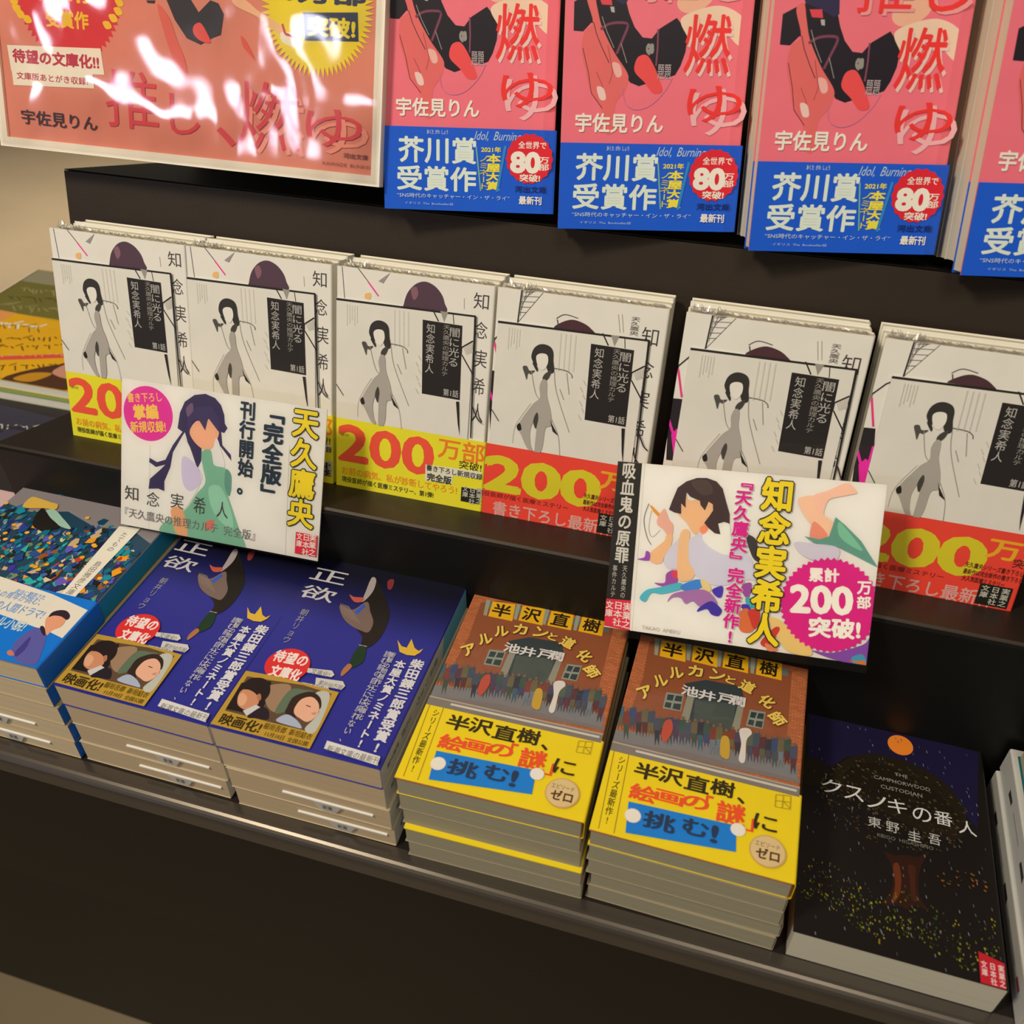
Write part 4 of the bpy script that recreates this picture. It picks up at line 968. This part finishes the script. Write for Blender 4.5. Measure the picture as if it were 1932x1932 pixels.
# upper step
block('display_step', [(.150, 0), (.150, .098), (.1985, .2765), (.36, .232), (.36, 0)], -.096, RX, mat('2a221a', 'board'))
block('wall_back', [(.360, 0), (.360, .62), (.380, .62), (.380, 0)], -.096, RX, mat('1a1511', 'board'))
mb = MB(); mb.face([(-6, -5, -.75), (5, -5, -.75), (5, 7, -.75), (-6, 7, -.75)], mat('7c6c50', 'floor')); structure(mb.obj('floor'))

# ------------------------------------------------ upper step: pink books
W, H = .105, .150
def slide(items, du, dv=0):
    out = []
    for it in items:
        it = list(it); k = it[0]
        i = 3 if k in 'LT' else 2
        if k in 'PLRT':
            if k == 'L': i = 3
            q = list(it[i]); q = [a+(du if j % 2 == 0 else dv) for j, a in enumerate(q)]; it[i] = q
        else: it[2] += du; it[3] += dv
        out.append(it)
    return out
T3 = .013
pinks = [(.1602, .197, 'beside the framed poster', '', 2), (.2726, .2359, 'second from the poster', '', 2),
         (.3861, .233, 'third from the poster', '', 3), (.5011, .2049, 'cut by the right photo edge', '', 4)]
pink = None
for i, (x, yw, wh, _, n) in enumerate(pinks):
    F = lean(x, .1776, .2847, 18.3, yw)
    lab = 'pink paperback with blue belly band, %s' % wh
    if pink is None:
        pink = make_book('paperback_book', lab, 'book', W, H, T3, behind(F, T3), 'pink paperbacks standing on the upper step', 'd9666e', 'cfc09c',
                         ART['pink'], 'gloss', None, None, '1450b4', ART['pink_band'], .0482, None, .0035, .0008, .0015)
        root = pink
    else: root = dup(pink, behind(F, T3), lab)
    for k in range(1, n):
        lab2 = ['first', 'second', 'third'][k-1] + ' copy hidden behind the pink paperback %s' % wh
        if i < 2:
            if i == 0:
                yb = make_book('paperback_book', 'yellow-edged paperback directly behind pink paperback ' + wh, 'book', W-.001, H, T3, behind(F, T3*2+.0004), 'books behind the pink paperbacks',
                               'd89c14', 'cfc09c', None, 'gloss', None, None)
            else: dup(yb, behind(F, T3*2+.0004), 'yellow-edged paperback directly behind pink paperback ' + wh)
        else:
            if i == 2 and k == 1:
                plain = make_book('paperback_book', 'x', 'book', W-.001, H-.006, T3, behind(F, T3*2+.0004, 0, .006), 'books behind the pink paperbacks', 'c9bfa4', 'd0c29e', None, 'gloss', None, None, fore=.0002, inset=.0004)
                plain['label'] = 'pale book behind pink paperback %s, nearest of pile' % wh
            else: dup(plain, behind(F, (T3+.0003)*(k+1), 0, .006), 'pale book behind pink paperback %s, %s of pile' % (wh, ['nearest', 'second', 'last'][k-1]))

# ------------------------------------------------ framed poster
F = lean(-.121, .1755, .2985, 18.3)
pt = thing('framed_poster', 'large salmon pink poster board in white frame under glossy film, top left', 'poster', behind(F, .006))
mb = MB(); mb.box((0, 0, 0), (.2795, .215, .004), mat('cdc0a4')); mb.obj('backing_board', pt)
mb = MB(); mb.box((.006, .006, .004), (.2740, .209, .0046), mat('c67860', 'paper')); emit(mb, ART['poster'], (0, 0, .0046), (1, 0, 0), (0, 1, 0), (6.3, 6.3, 273.7, 208.7)); mb.obj('print', pt)
mb = MB(); fm = mat('d8cdb2', 'gloss')
for a, b in (((0, 0), (.2795, .0062)), ((0, .2088), (.2795, .215)), ((0, .0062), (.0062, .2088)), ((.2738, .0062), (.2795, .2088))):
    mb.box((a[0], a[1], .004), (b[0], b[1], .0066), fm)
mb.obj('frame', pt)
mb = MB(); nx, ny = 90, 66; vs = []
for j in range(ny+1):
    for i in range(nx+1):
        x, y = .002+.2755*i/nx, .002+.211*j/ny
        z = .0082 + .0010*noise.noise(Vector((x*16, y*22, 3.1))) + .00035*noise.noise(Vector((x*60+5, y*40, 1.7)))
        vs.append((x, y, z))
mb.mesh(vs, [(j*(nx+1)+i, j*(nx+1)+i+1, (j+1)*(nx+1)+i+1, (j+1)*(nx+1)+i) for j in range(ny) for i in range(nx)], film('poster_film', .03, .06))
f = mb.obj('clear_film', pt, True); f['label'] = 'wavy transparent plastic film'

# ------------------------------------------------ middle step: white books in leaning piles of three
T2 = .0118
xs = [-.0776, .0282, .137, .2436, .3582, .4686, .586, .70]
shift = [0, 0, 0, .0018, .0055, .0080, .006, .006]
where = ['leftmost, beside the magazines', 'second from left, behind purple-haired card', 'third from left', 'fourth from left', 'fifth from left, behind pink-burst card', 'cut by right photo edge']
def tuft(parent, z):
    mb = MB(); rnd = random.Random(3); cr = mat('d6cfae', 'gloss')
    n = 120
    for j in range(n):                       # crumpled fin of shrink film along the top edge
        x0 = .001+.1*j/n; hgt = .0008 + (.0042 if j < n*.2 else .0012)*rnd.random(); dz = rnd.uniform(-.002, .002)
        mb.face([(x0, H+.0002, z+dz), (x0+.0025, H+.0002, z+dz+rnd.uniform(-.001, .001)), (x0+rnd.uniform(-.002, .003), H+hgt, z+dz+rnd.uniform(-.003, .002))], TUFT)
        mb.face([(x0, H+.0002, z+dz-.003), (x0+.002, H+.0002, z+dz+.003), (x0+.001, H+hgt*.8, z+dz)], TUFT)
    o = mb.obj('shrink_wrap_edge', parent); o['label'] = 'crumpled clear shrink film fin'
TUFT = film('tuft_film', .35, .25)
proto = {}
for i in range(6):
    F = lean(xs[i], .108, .1115, 15.7)
    a = i < 3
    col = 'yellow' if a else 'red'
    lab = 'white paperback with line-drawn jacket, %s band, %s' % (col, where[i])
    key = (a, shift[i])
    art = ART['white_a'] if a else ART['white_b']
    t = make_book('paperback_book', lab, 'book', W, H, T2, behind(F, T2), 'white paperbacks on the middle step', 'd3ccb8', 'cdbf98', art, 'wrap', None, None,
                  'd4c822' if a else 'e43c2a', ART['band_yellow'] if a else slide(ART['band_red'], shift[i]*1000-7.5), .0495, (shift[i], ART['sheet']), 0, .0012, .0006)
    tuft(t, T2*.5)
    for k in (1, 2):
        l2 = '%s plain copy in pile of white paperback %s' % (['middle', 'rearmost'][k-1], where[i])
        if not proto:
            proto['p'] = make_book('paperback_book', l2, 'book', W-.0008, H-.001, T2, behind(F, (T2+.0003)*(k+1), 0, .0016*k), 'white paperbacks piled behind the front copies', 'cfc8b2', 'cdbf98', None, 'paper')
        else: dup(proto['p'], behind(F, (T2+.0003)*(k+1), random.Random(i*3+k).uniform(-.0005, .0008), .0016*k), l2)

# ------------------------------------------------ promotional cards
def card(name, label, M, w_, h_, base, art, sleeve):
    t = thing(name, label, 'card', M, 'promotional cards in front of the middle step')
    mb = MB(); mb.box((0, 0, 0), (w_, h_, .0009), mat(base, 'paper')); emit(mb, art, (0, 0, .0009), (1, 0, 0), (0, 1, 0), (0, 0, w_*1000, h_*1000), 'gloss'); mb.obj('printed_sheet', t)
    mb = MB(); x0, y0, x1, y1 = sleeve; nx, ny = 40, 28; vs = []
    for j in range(ny+1):
        for i in range(nx+1):
            x, y = x0+(x1-x0)*i/nx, y0+(y1-y0)*j/ny
            vs.append((x, y, .0022+.00035*noise.noise(Vector((x*22, y*26, 8.3)))))
    mb.mesh(vs, [(j*(nx+1)+i, j*(nx+1)+i+1, (j+1)*(nx+1)+i+1, (j+1)*(nx+1)+i) for j in range(ny) for i in range(nx)], film('card_film', .0, .05))
    s = mb.obj('clear_sleeve', t, True); s['label'] = 'transparent sleeve'
card('promotional_card', 'white card with purple-haired figure and pink disc, leaning over the blue books', frame((-.0029, .0490, .0895), (.9996, .0272, -.0038), (-.0081, .4265, .9044)), .1486, .1024, 'd3ccba', ART['card_purple'], (-.0006, -.0008, .1492, .1030))
card('promotional_card', 'white card with black title strip and spiky pink burst, above the brick-covered paperbacks', frame((.3418, .0475, .0898), (.9922, -.0307, .1207), (-.0856, .5359, .8399)), .1517, .1023, 'd3ccba', ART['card_pink'], (.0, -.0045, .1522, .1030))

# small random printed marks (flowers, stars, crowd)
rq = random.Random(11)
extra = []
for k in range(420):                                   # leaves of the tree crown
    a = rq.uniform(0, 2*PI); r = rq.random()**.4
    u, v = 52+42*r*math.cos(a), 96+30*r*math.sin(a); s_ = rq.uniform(.6, 1.7)
    extra.append(['P', ['3c3019', '4c3c1e', '2c2212', '120f0a', '54462a'][k % 5], [u, v, u+s_, v-s_*.3, u+s_*1.1, v-s_, u+.1, v-s_*.7], 0])
for k in range(420):                                   # flowers on the ground
    u = rq.uniform(1, 103); v = 10 + 26*rq.random()**1.3 + 5*math.sin(u*.13) + (6 if u < 40 else 0); s_ = rq.uniform(.35, 1.2)
    extra.append(['P', rq.choice(['6c6c18', '4c5a18', '84761a', '2c3a18', '9a8a22', '3a4c1c']), [u, v, u+s_*.7, v-s_*.1, u+s_*.8, v-s_*1.3, u+s_*.1, v-s_], 0])
for k in range(26):
    u = rq.uniform(74, 102); v = rq.uniform(50, 62); s_ = rq.uniform(.5, 1.4)
    extra.append(['P', ['6c4818', '8a481a', '4c3a16'][k % 3], [u, v, u+s_, v-s_*.2, u+s_, v-s_*1.2, u, v-s_*.8], 0])
for k in range(170):                                   # stars and rain of light
    u, v = rq.uniform(1, 103), rq.uniform(2, 149)
    extra.append(['P', ['7c7880', '5c5c64', '44424a'][k % 3], [u, v, u+.4, v, u+.75, v-1.7, u+.35, v-1.7], 0])
N_ = ART['night']; ti = next(i for i, e in enumerate(N_) if e[0] == 'T'); ART['night'] = N_[:ti] + extra + N_[ti:]
cc = ['1c3c78', '2058a8', '0c6474', '108088', 'dc8c18', '3c2c8c', '5c50a0', 'b89c70', '1c2424', '28a090', '8c4c20', '6c7c50', 'a83c20', 'c8b48c', '14305c', '181818', '0c3c4c', '24487c', '1c3c78', '0c6474', '28507c', '14484c', '3c5c8c', '101c34', '0c6474', '2c2454']
crowd_marks = []
for k in range(820):
    u = rq.uniform(.5, 126); v = rq.uniform(57, 137)
    if v > 118 + 8*math.sin(u*.09) + rq.uniform(-4, 6): continue
    s_ = rq.uniform(1.2, 4.0); a = rq.uniform(0, 6.28); n_ = rq.randint(3, 6); q_ = []
    for j in range(n_):
        t_ = a+j*6.283/n_; q_ += [u+math.cos(t_)*s_*rq.uniform(.4, 1.3), v+math.sin(t_)*s_*rq.uniform(.5, 1.6)]
    crowd_marks.append(['P', rq.choice(cc), q_, 0])
for k in range(26): crowd_marks.append(['E', ['e0941c', 'e0a038'][k % 2], rq.uniform(1, 125), rq.uniform(62, 130), 1.7, 1.5])
ART['crowd'] = [['P', '1c3c4c', [0, 50, 127, 50, 127, 118, 104, 128, 80, 122, 50, 132, 24, 124, 0, 128], 0]] + crowd_marks + ART['crowd']

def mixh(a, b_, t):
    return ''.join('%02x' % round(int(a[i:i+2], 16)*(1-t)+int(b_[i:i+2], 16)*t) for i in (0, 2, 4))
ART['duck'] = [['R', mixh('26287a', '0c0c1c', min(1, (k+.5)/18)**1.1), [0, 92+k*2.6, 106, 152]] for k in range(22)] + ART['duck']  # cover print darkens upward, with the ledge's shade put into the colours
bi = [i for i, e in enumerate(ART['brick']) if e[0] == 'P'][-1]
ART['brick'] += [['R', '706a5e', [0, 52, 105, 58.5]], ['R', '9c907a', [0, 57.6, 105, 58.6]], ['R', 'b8b09c', [14, 54.9, 103, 56.4]]]

# ------------------------------------------------ front shelf: piles of flat books
ordn = ['topmost', 'second from the top', 'third from the top', 'fourth from the top', 'bottom one', 'sixth from the top']
def slip(parent, u, T_):
    mb = MB(); m = mat('cfcabd'); y = .0002
    zt = .0008
    mb.box((u-.028, -.0006, T_*.50), (u+.030, .02, T_*.50+.0011), m)
    mb.face([(u-.008, -.0009, T_*.50), (u+.010, -.0009, T_*.50), (u+.006, -.0009, T_*.50-.0062), (u-.004, -.0009, T_*.50-.0062)], m)
    mb.face([(u-.008, -.0009, T_*.50), (u-.004, -.0009, T_*.50-.0062), (u+.006, -.0009, T_*.50-.0062), (u+.010, -.0009, T_*.50)], m)
    emit(mb, [['T', '4c4a48', '新潮', [-2, -4.6, 4, -.8], .02, 0, None, 0, 0]], (u, -.0009, T_*.50), (1, 0, 0), (0, 0, 1), (-9, -9, 9, 9), 'paper')
    o = mb.obj('sales_slip', parent); o['label'] = 'white paper sales slip'
def pile(n, x, y, h, yaw, label, group, make, top_kw, jit, seed, slips=(), push=None, bands=()):
    rnd = random.Random(seed); T_ = h/n; plain = None
    for k in range(n):
        z = h-T_*(k+1)
        dx, dy = (0, 0) if k == 0 else (rnd.uniform(-jit, jit)*.6, rnd.uniform(-jit, jit)*.5)
        if push and k: dx += push[k][0]; dy += push[k][1]
        M = flat(x+dx, y+dy, z, yaw + (0 if k == 0 else rnd.uniform(-.008, .008)))
        lab = '%s, %s' % (label, ordn[k] if k < n-1 else 'bottom one')
        if k == 0: make('top', lab, T_, M)
        else:
            if plain is None: plain = make('plain', lab, T_, M)
            else:
                old = plain; q = dup(old, M, lab, None, ('pages', 'cover', 'belly_band')); 
            cur = plain if k == 1 else q
            if k in bands:
                mb = MB(); mb.box((.0004, -.0004, T_-.0007), (W-.0008, .0535, T_+.0001), mat('e4bc10', 'wrap')); mb.obj('belly_band', cur)
            if k in slips: slip(next(c_ for c_ in cur.children if c_.name.startswith('pages')), .052 + .006*k, T_)
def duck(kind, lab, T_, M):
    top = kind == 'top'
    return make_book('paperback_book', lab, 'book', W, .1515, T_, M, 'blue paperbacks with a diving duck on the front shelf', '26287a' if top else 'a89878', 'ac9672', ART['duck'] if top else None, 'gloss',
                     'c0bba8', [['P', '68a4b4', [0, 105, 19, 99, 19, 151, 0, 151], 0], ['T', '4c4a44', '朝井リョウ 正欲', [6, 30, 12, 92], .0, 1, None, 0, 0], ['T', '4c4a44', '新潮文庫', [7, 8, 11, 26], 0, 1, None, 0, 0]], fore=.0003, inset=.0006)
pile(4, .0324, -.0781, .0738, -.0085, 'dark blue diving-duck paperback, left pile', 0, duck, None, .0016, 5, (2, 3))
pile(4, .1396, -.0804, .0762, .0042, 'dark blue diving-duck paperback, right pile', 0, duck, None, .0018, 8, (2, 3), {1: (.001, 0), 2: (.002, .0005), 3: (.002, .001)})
def brick(kind, lab, T_, M):
    top = kind == 'top'
    return make_book('paperback_book', lab, 'book', W, H, T_, M, 'yellow-banded brick-cover paperbacks on the front shelf', mat('b8683c', 'brick') if top else '8c8064', '8c8468', [e for e in ART['brick']] if top else None, 'wrap',
                     'b87a10', None, 'e4bc10' if top or lab.endswith('zzz') else None, ART['brick_band'] if top else None, .0535, None, fore=.0010, inset=.0004)
pile(5, .2527, -.0799, .0719, .0179, 'brick-building paperback with yellow band, left pile', 0, brick, None, .0012, 3, (), {1: (.0006, 0), 2: (.001, .0005), 3: (.0035, -.0028), 4: (.004, -.0028)}, (3,))
pile(5, .3614, -.0779, .0673, -.0109, 'brick-building paperback with yellow band, right pile', 0, brick, None, .0012, 4, (), {1: (.0005, 0), 2: (.001, .0), 3: (.002, 0), 4: (.002, 0)})
make_book('paperback_book', 'black paperback with orange moon over a dark tree, at lower right', 'book', W+.001, H+.001, .0262, flat(.4741, -.0799, .0, -.0071), None, '14100e', 'b4ac92', ART['night'], 'gloss', '14110f', None, fore=.001, inset=.0004)
def crowd(kind, lab, T_, M):
    top = kind == 'top'
    return make_book('paperback_book', lab, 'book', .1268, .1500, T_, M, 'teal-spined crowd paperbacks on the front shelf', '7c7470' if top else 'a08c68', 'b8a580', ART['crowd'] if top else None, 'gloss',
                     '107a98' if top else '0c5cae', None, '0c62b4' if top else None, ART['crowd_band'] if top else None, .0575, None, fore=.0006, inset=.0006)
pile(5, -.1020, -.0780, .0850, 0.0, 'teal-spined crowd-cover paperback, left edge pile', 0, crowd, None, .0020, 9, (3, 4), {1: (.001, 0), 2: (.002, 0), 3: (.003, 0), 4: (.003, 0)})

# pale book at the far left, stack at the far right
pb = make_book('paperback_book', 'pale pink book lying left of the crowd-cover pile, at the left edge', 'book', .115, .165, .056, flat(-.2395, -.0750, .0, 0), None, 'c0a098', 'c4b090', [['L', '7c6c6c', .5, [84, 140, 106, 136], 0], ['L', '7c6c6c', .4, [84, 134, 100, 131], 0], ['E', '3c2c4c', 82, 108, 3, 3]], 'gloss', 'c4a8a0', None)
def flip(M, w_, h_): return M @ Matrix.Translation((w_, h_, 0)) @ Matrix.Rotation(PI, 4, 'Z')
g = 'books piled beyond the night sky book'
wb = make_book('paperback_book', 'white-spined paperback with black lettering, bottom of the pile at the right edge', 'book', .106, .148, .018, flip(flat(.5905, -.085, 0), .106, .148), g, 'bcb8a8', 'b4a888', None, 'gloss', 'bab6a6',
               [['T', '2c2a28', 'ものがたり', [6, 86, 12, 130], .02, 1, None, 0, 0], ['T', '3c3a38', '文庫', [7, 20, 11, 36], 0, 1, None, 0, 0]]) if 0 else None
wb = make_book('paperback_book', 'white-spined paperback with black marks, bottom of the pile at the right edge', 'book', .106, .148, .020, flip(flat(.5905, -.085, 0), .106, .148), g, 'bcb8a8', 'b4a888', None, 'gloss', 'bab6a6',
               [['P', '2c2a28', [8, 24, 12, 25, 11, 34, 8, 33], 0], ['L', '3c3a38', .5, [9, 40, 9, 62], 0], ['P', '2c2a28', [8, 72, 11, 72, 12, 84, 8, 82], 0], ['L', '3c3a38', .6, [10, 92, 10, 120], 0], ['P', '8c3040', [8, 126, 11, 126, 11, 134, 8, 134], 0]])
dup(wb, flip(flat(.5925, -.083, .020), .106, .148), 'white-spined paperback with black marks, middle of the pile at the right edge')
make_book('paperback_book', 'teal-covered paperback on top of the pile at the right edge', 'book', .106, .146, .030, flat(.5960, -.086, .040), g, '0c5c60', 'a89c78',
          [['P', '1c7c7c', [0, 60, 8, 64, 8, 146, 0, 146], 0], ['P', '7c8450', [0, 92, 14, 96, 14, 110, 0, 108], 1], ['E', '6cb8a0', 6, 144, 6, 3]], 'gloss')

# ------------------------------------------------ magazines at the far left
def magazine(label, M, w_, h_, T_, cover, art, cat='magazine'):
    t = thing('magazine', label, cat, M, 'magazines lying left of the stepped display')
    mb = MB(); mb.box((.0005, .0005, .0003), (w_-.0005, h_-.0005, T_-.0003), mat('cfc8b4', 'pages')); mb.obj('pages', t)
    mb = MB(); shell(mb, cpath(w_, T_, .0008), .0003, 0, h_, mat(cover, 'gloss')); emit(mb, art, (0, 0, T_), (1, 0, 0), (0, 1, 0), (0, 0, w_*1000-.5, h_*1000), 'gloss'); mb.obj('cover', t)
rs = random.Random(5)
def strokes(c, x0, y0, n, dx, dy, wd, ln, s=0):
    return [['L', c, wd, [round(x0+dx*i+rs.uniform(-.6, .6), 1), round(y0+dy*i, 1), round(x0+dx*i+ln*rs.uniform(.4, 1), 1), round(y0+dy*i+ln*rs.uniform(-1, 1), 1)], 0] for i in range(n)]
yel = [['R', '6c6428', [0, 118, 300, 190]], ['R', '8c8464', [0, 186, 210, 216]], ['P', 'b87078', [150, 190, 200, 180, 205, 212, 155, 214], 0]]
yel += strokes('8c844c', 20, 130, 30, 5, .6, 1.6, 12) + strokes('4c4820', 15, 150, 34, 5, .8, 1.4, 10) + strokes('9c9860', 15, 170, 34, 5, .4, 1.2, 10)
yel += [['P', '3c2418', [150, 90, 200, 80, 210, 130, 165, 135], 1], ['P', 'b08070', [160, 70, 200, 60, 205, 105, 175, 110], 1]]
yel += [['P', 'e0a010', [0, 20, 150, 0, 210, 0, 210, 62, 130, 112, 0, 120], 0], ['P', 'd89048', [0, 84, 44, 80, 52, 118, 0, 120], 0]]
yel += strokes('e4dcc8', 50, 96, 10, 5, .4, 2.6, 9) + strokes('2c241c', 50, 92, 10, 5, .4, 1.0, 10)
yel += [['P', 'cc4c34', [60, 22, 66, 16, 200, 66, 198, 74], 0]] + strokes('e0b0a0', 70, 26, 22, 6, 2.2, .8, 4)
yel += strokes('5c3c0c', 90, 12, 22, 5, 1.9, 1.4, 8) + strokes('5c3c0c', 70, 46, 22, 5, 1.9, 1.4, 8) + strokes('5c3c0c', 60, 60, 16, 5, 1.9, 1.4, 8)
yel += [['P', 'e8dcbc', [20, 40, 50, 34, 56, 44, 26, 52], 1], ['P', 'c02c1c', [52, 14, 66, 12, 64, 24, 54, 24], 1], ['P', 'd0c49c', [20, 4, 110, 0, 112, 14, 20, 20], 1],
        ['P', '4c2c18', [130, 0, 200, 0, 208, 34, 170, 42], 1], ['P', 'c08468', [168, 24, 205, 20, 208, 52, 180, 54], 1], ['P', 'b88018', [140, 4, 160, 4, 170, 22, 150, 18], 1]]
yel += [['R', 'd8c8a0', [-1, 0, 2.5, 216]]]
magazine('yellow and olive magazine on top, with red stripe and bold lettering', flat(-.408, .2395, .040, 0), .225, .217, .009, 'c8981c', yel)
magazine('green-edged magazine just beneath the yellow magazine', flat(-.404, .2320, .031, .01), .225, .222, .009, '6c7c3c', [])
magazine('thin magazine at the bottom of the yellow magazine pile', flat(-.410, .2350, .020, -.01), .225, .220, .011, '8c8478', [])
dk = [['P', '34323c', [40, 60, 200, 50, 215, 100, 60, 112], 0], ['P', '6c6460', [0, 0, 90, 0, 110, 60, 0, 80], 1], ['P', 'a49c90', [10, 10, 70, 20, 60, 50, 10, 56], 1], ['P', '5c6c24', [0, 84, 60, 88, 62, 116, 0, 116], 0]]
dk += [['P', 'a09478', [118+i*16, 40+i*9, 140+i*16, 44+i*9, 152+i*16, 58+i*9, 136+i*16, 66+i*9, 116+i*16, 54+i*9], 1] for i in range(5)] + strokes('b4ac9c', 60, 76, 24, 6, 1, 1.4, 7) + strokes('2c2a30', 60, 70, 24, 6, 1, 1.6, 9)
magazine('dark photo magazine with pale shapes, nearer than the yellow one', flat(-.345, .1080, .027, 0), .224, .120, .009, '2c2624', dk)
magazine('dark red-brown magazine under the dark photo magazine', flat(-.347, .1050, .017, .006), .224, .120, .010, '4c2c24', [])
magazine('grey magazine at the bottom of the dark magazine pile', flat(-.344, .1070, .006, -.006), .224, .120, .011, '5c5450', [])
mb = MB(); mb.box((-.42, .095, 0), (-.119, .455, .006), mat('120f0d', 'board')); structure(mb.obj('trim_2'))
mb = MB(); mb.box((-.42, .2300, .006), (-.185, .455, .020), mat('120f0d', 'board')); structure(mb.obj('trim_3'))
bpy.context.view_layer.update()
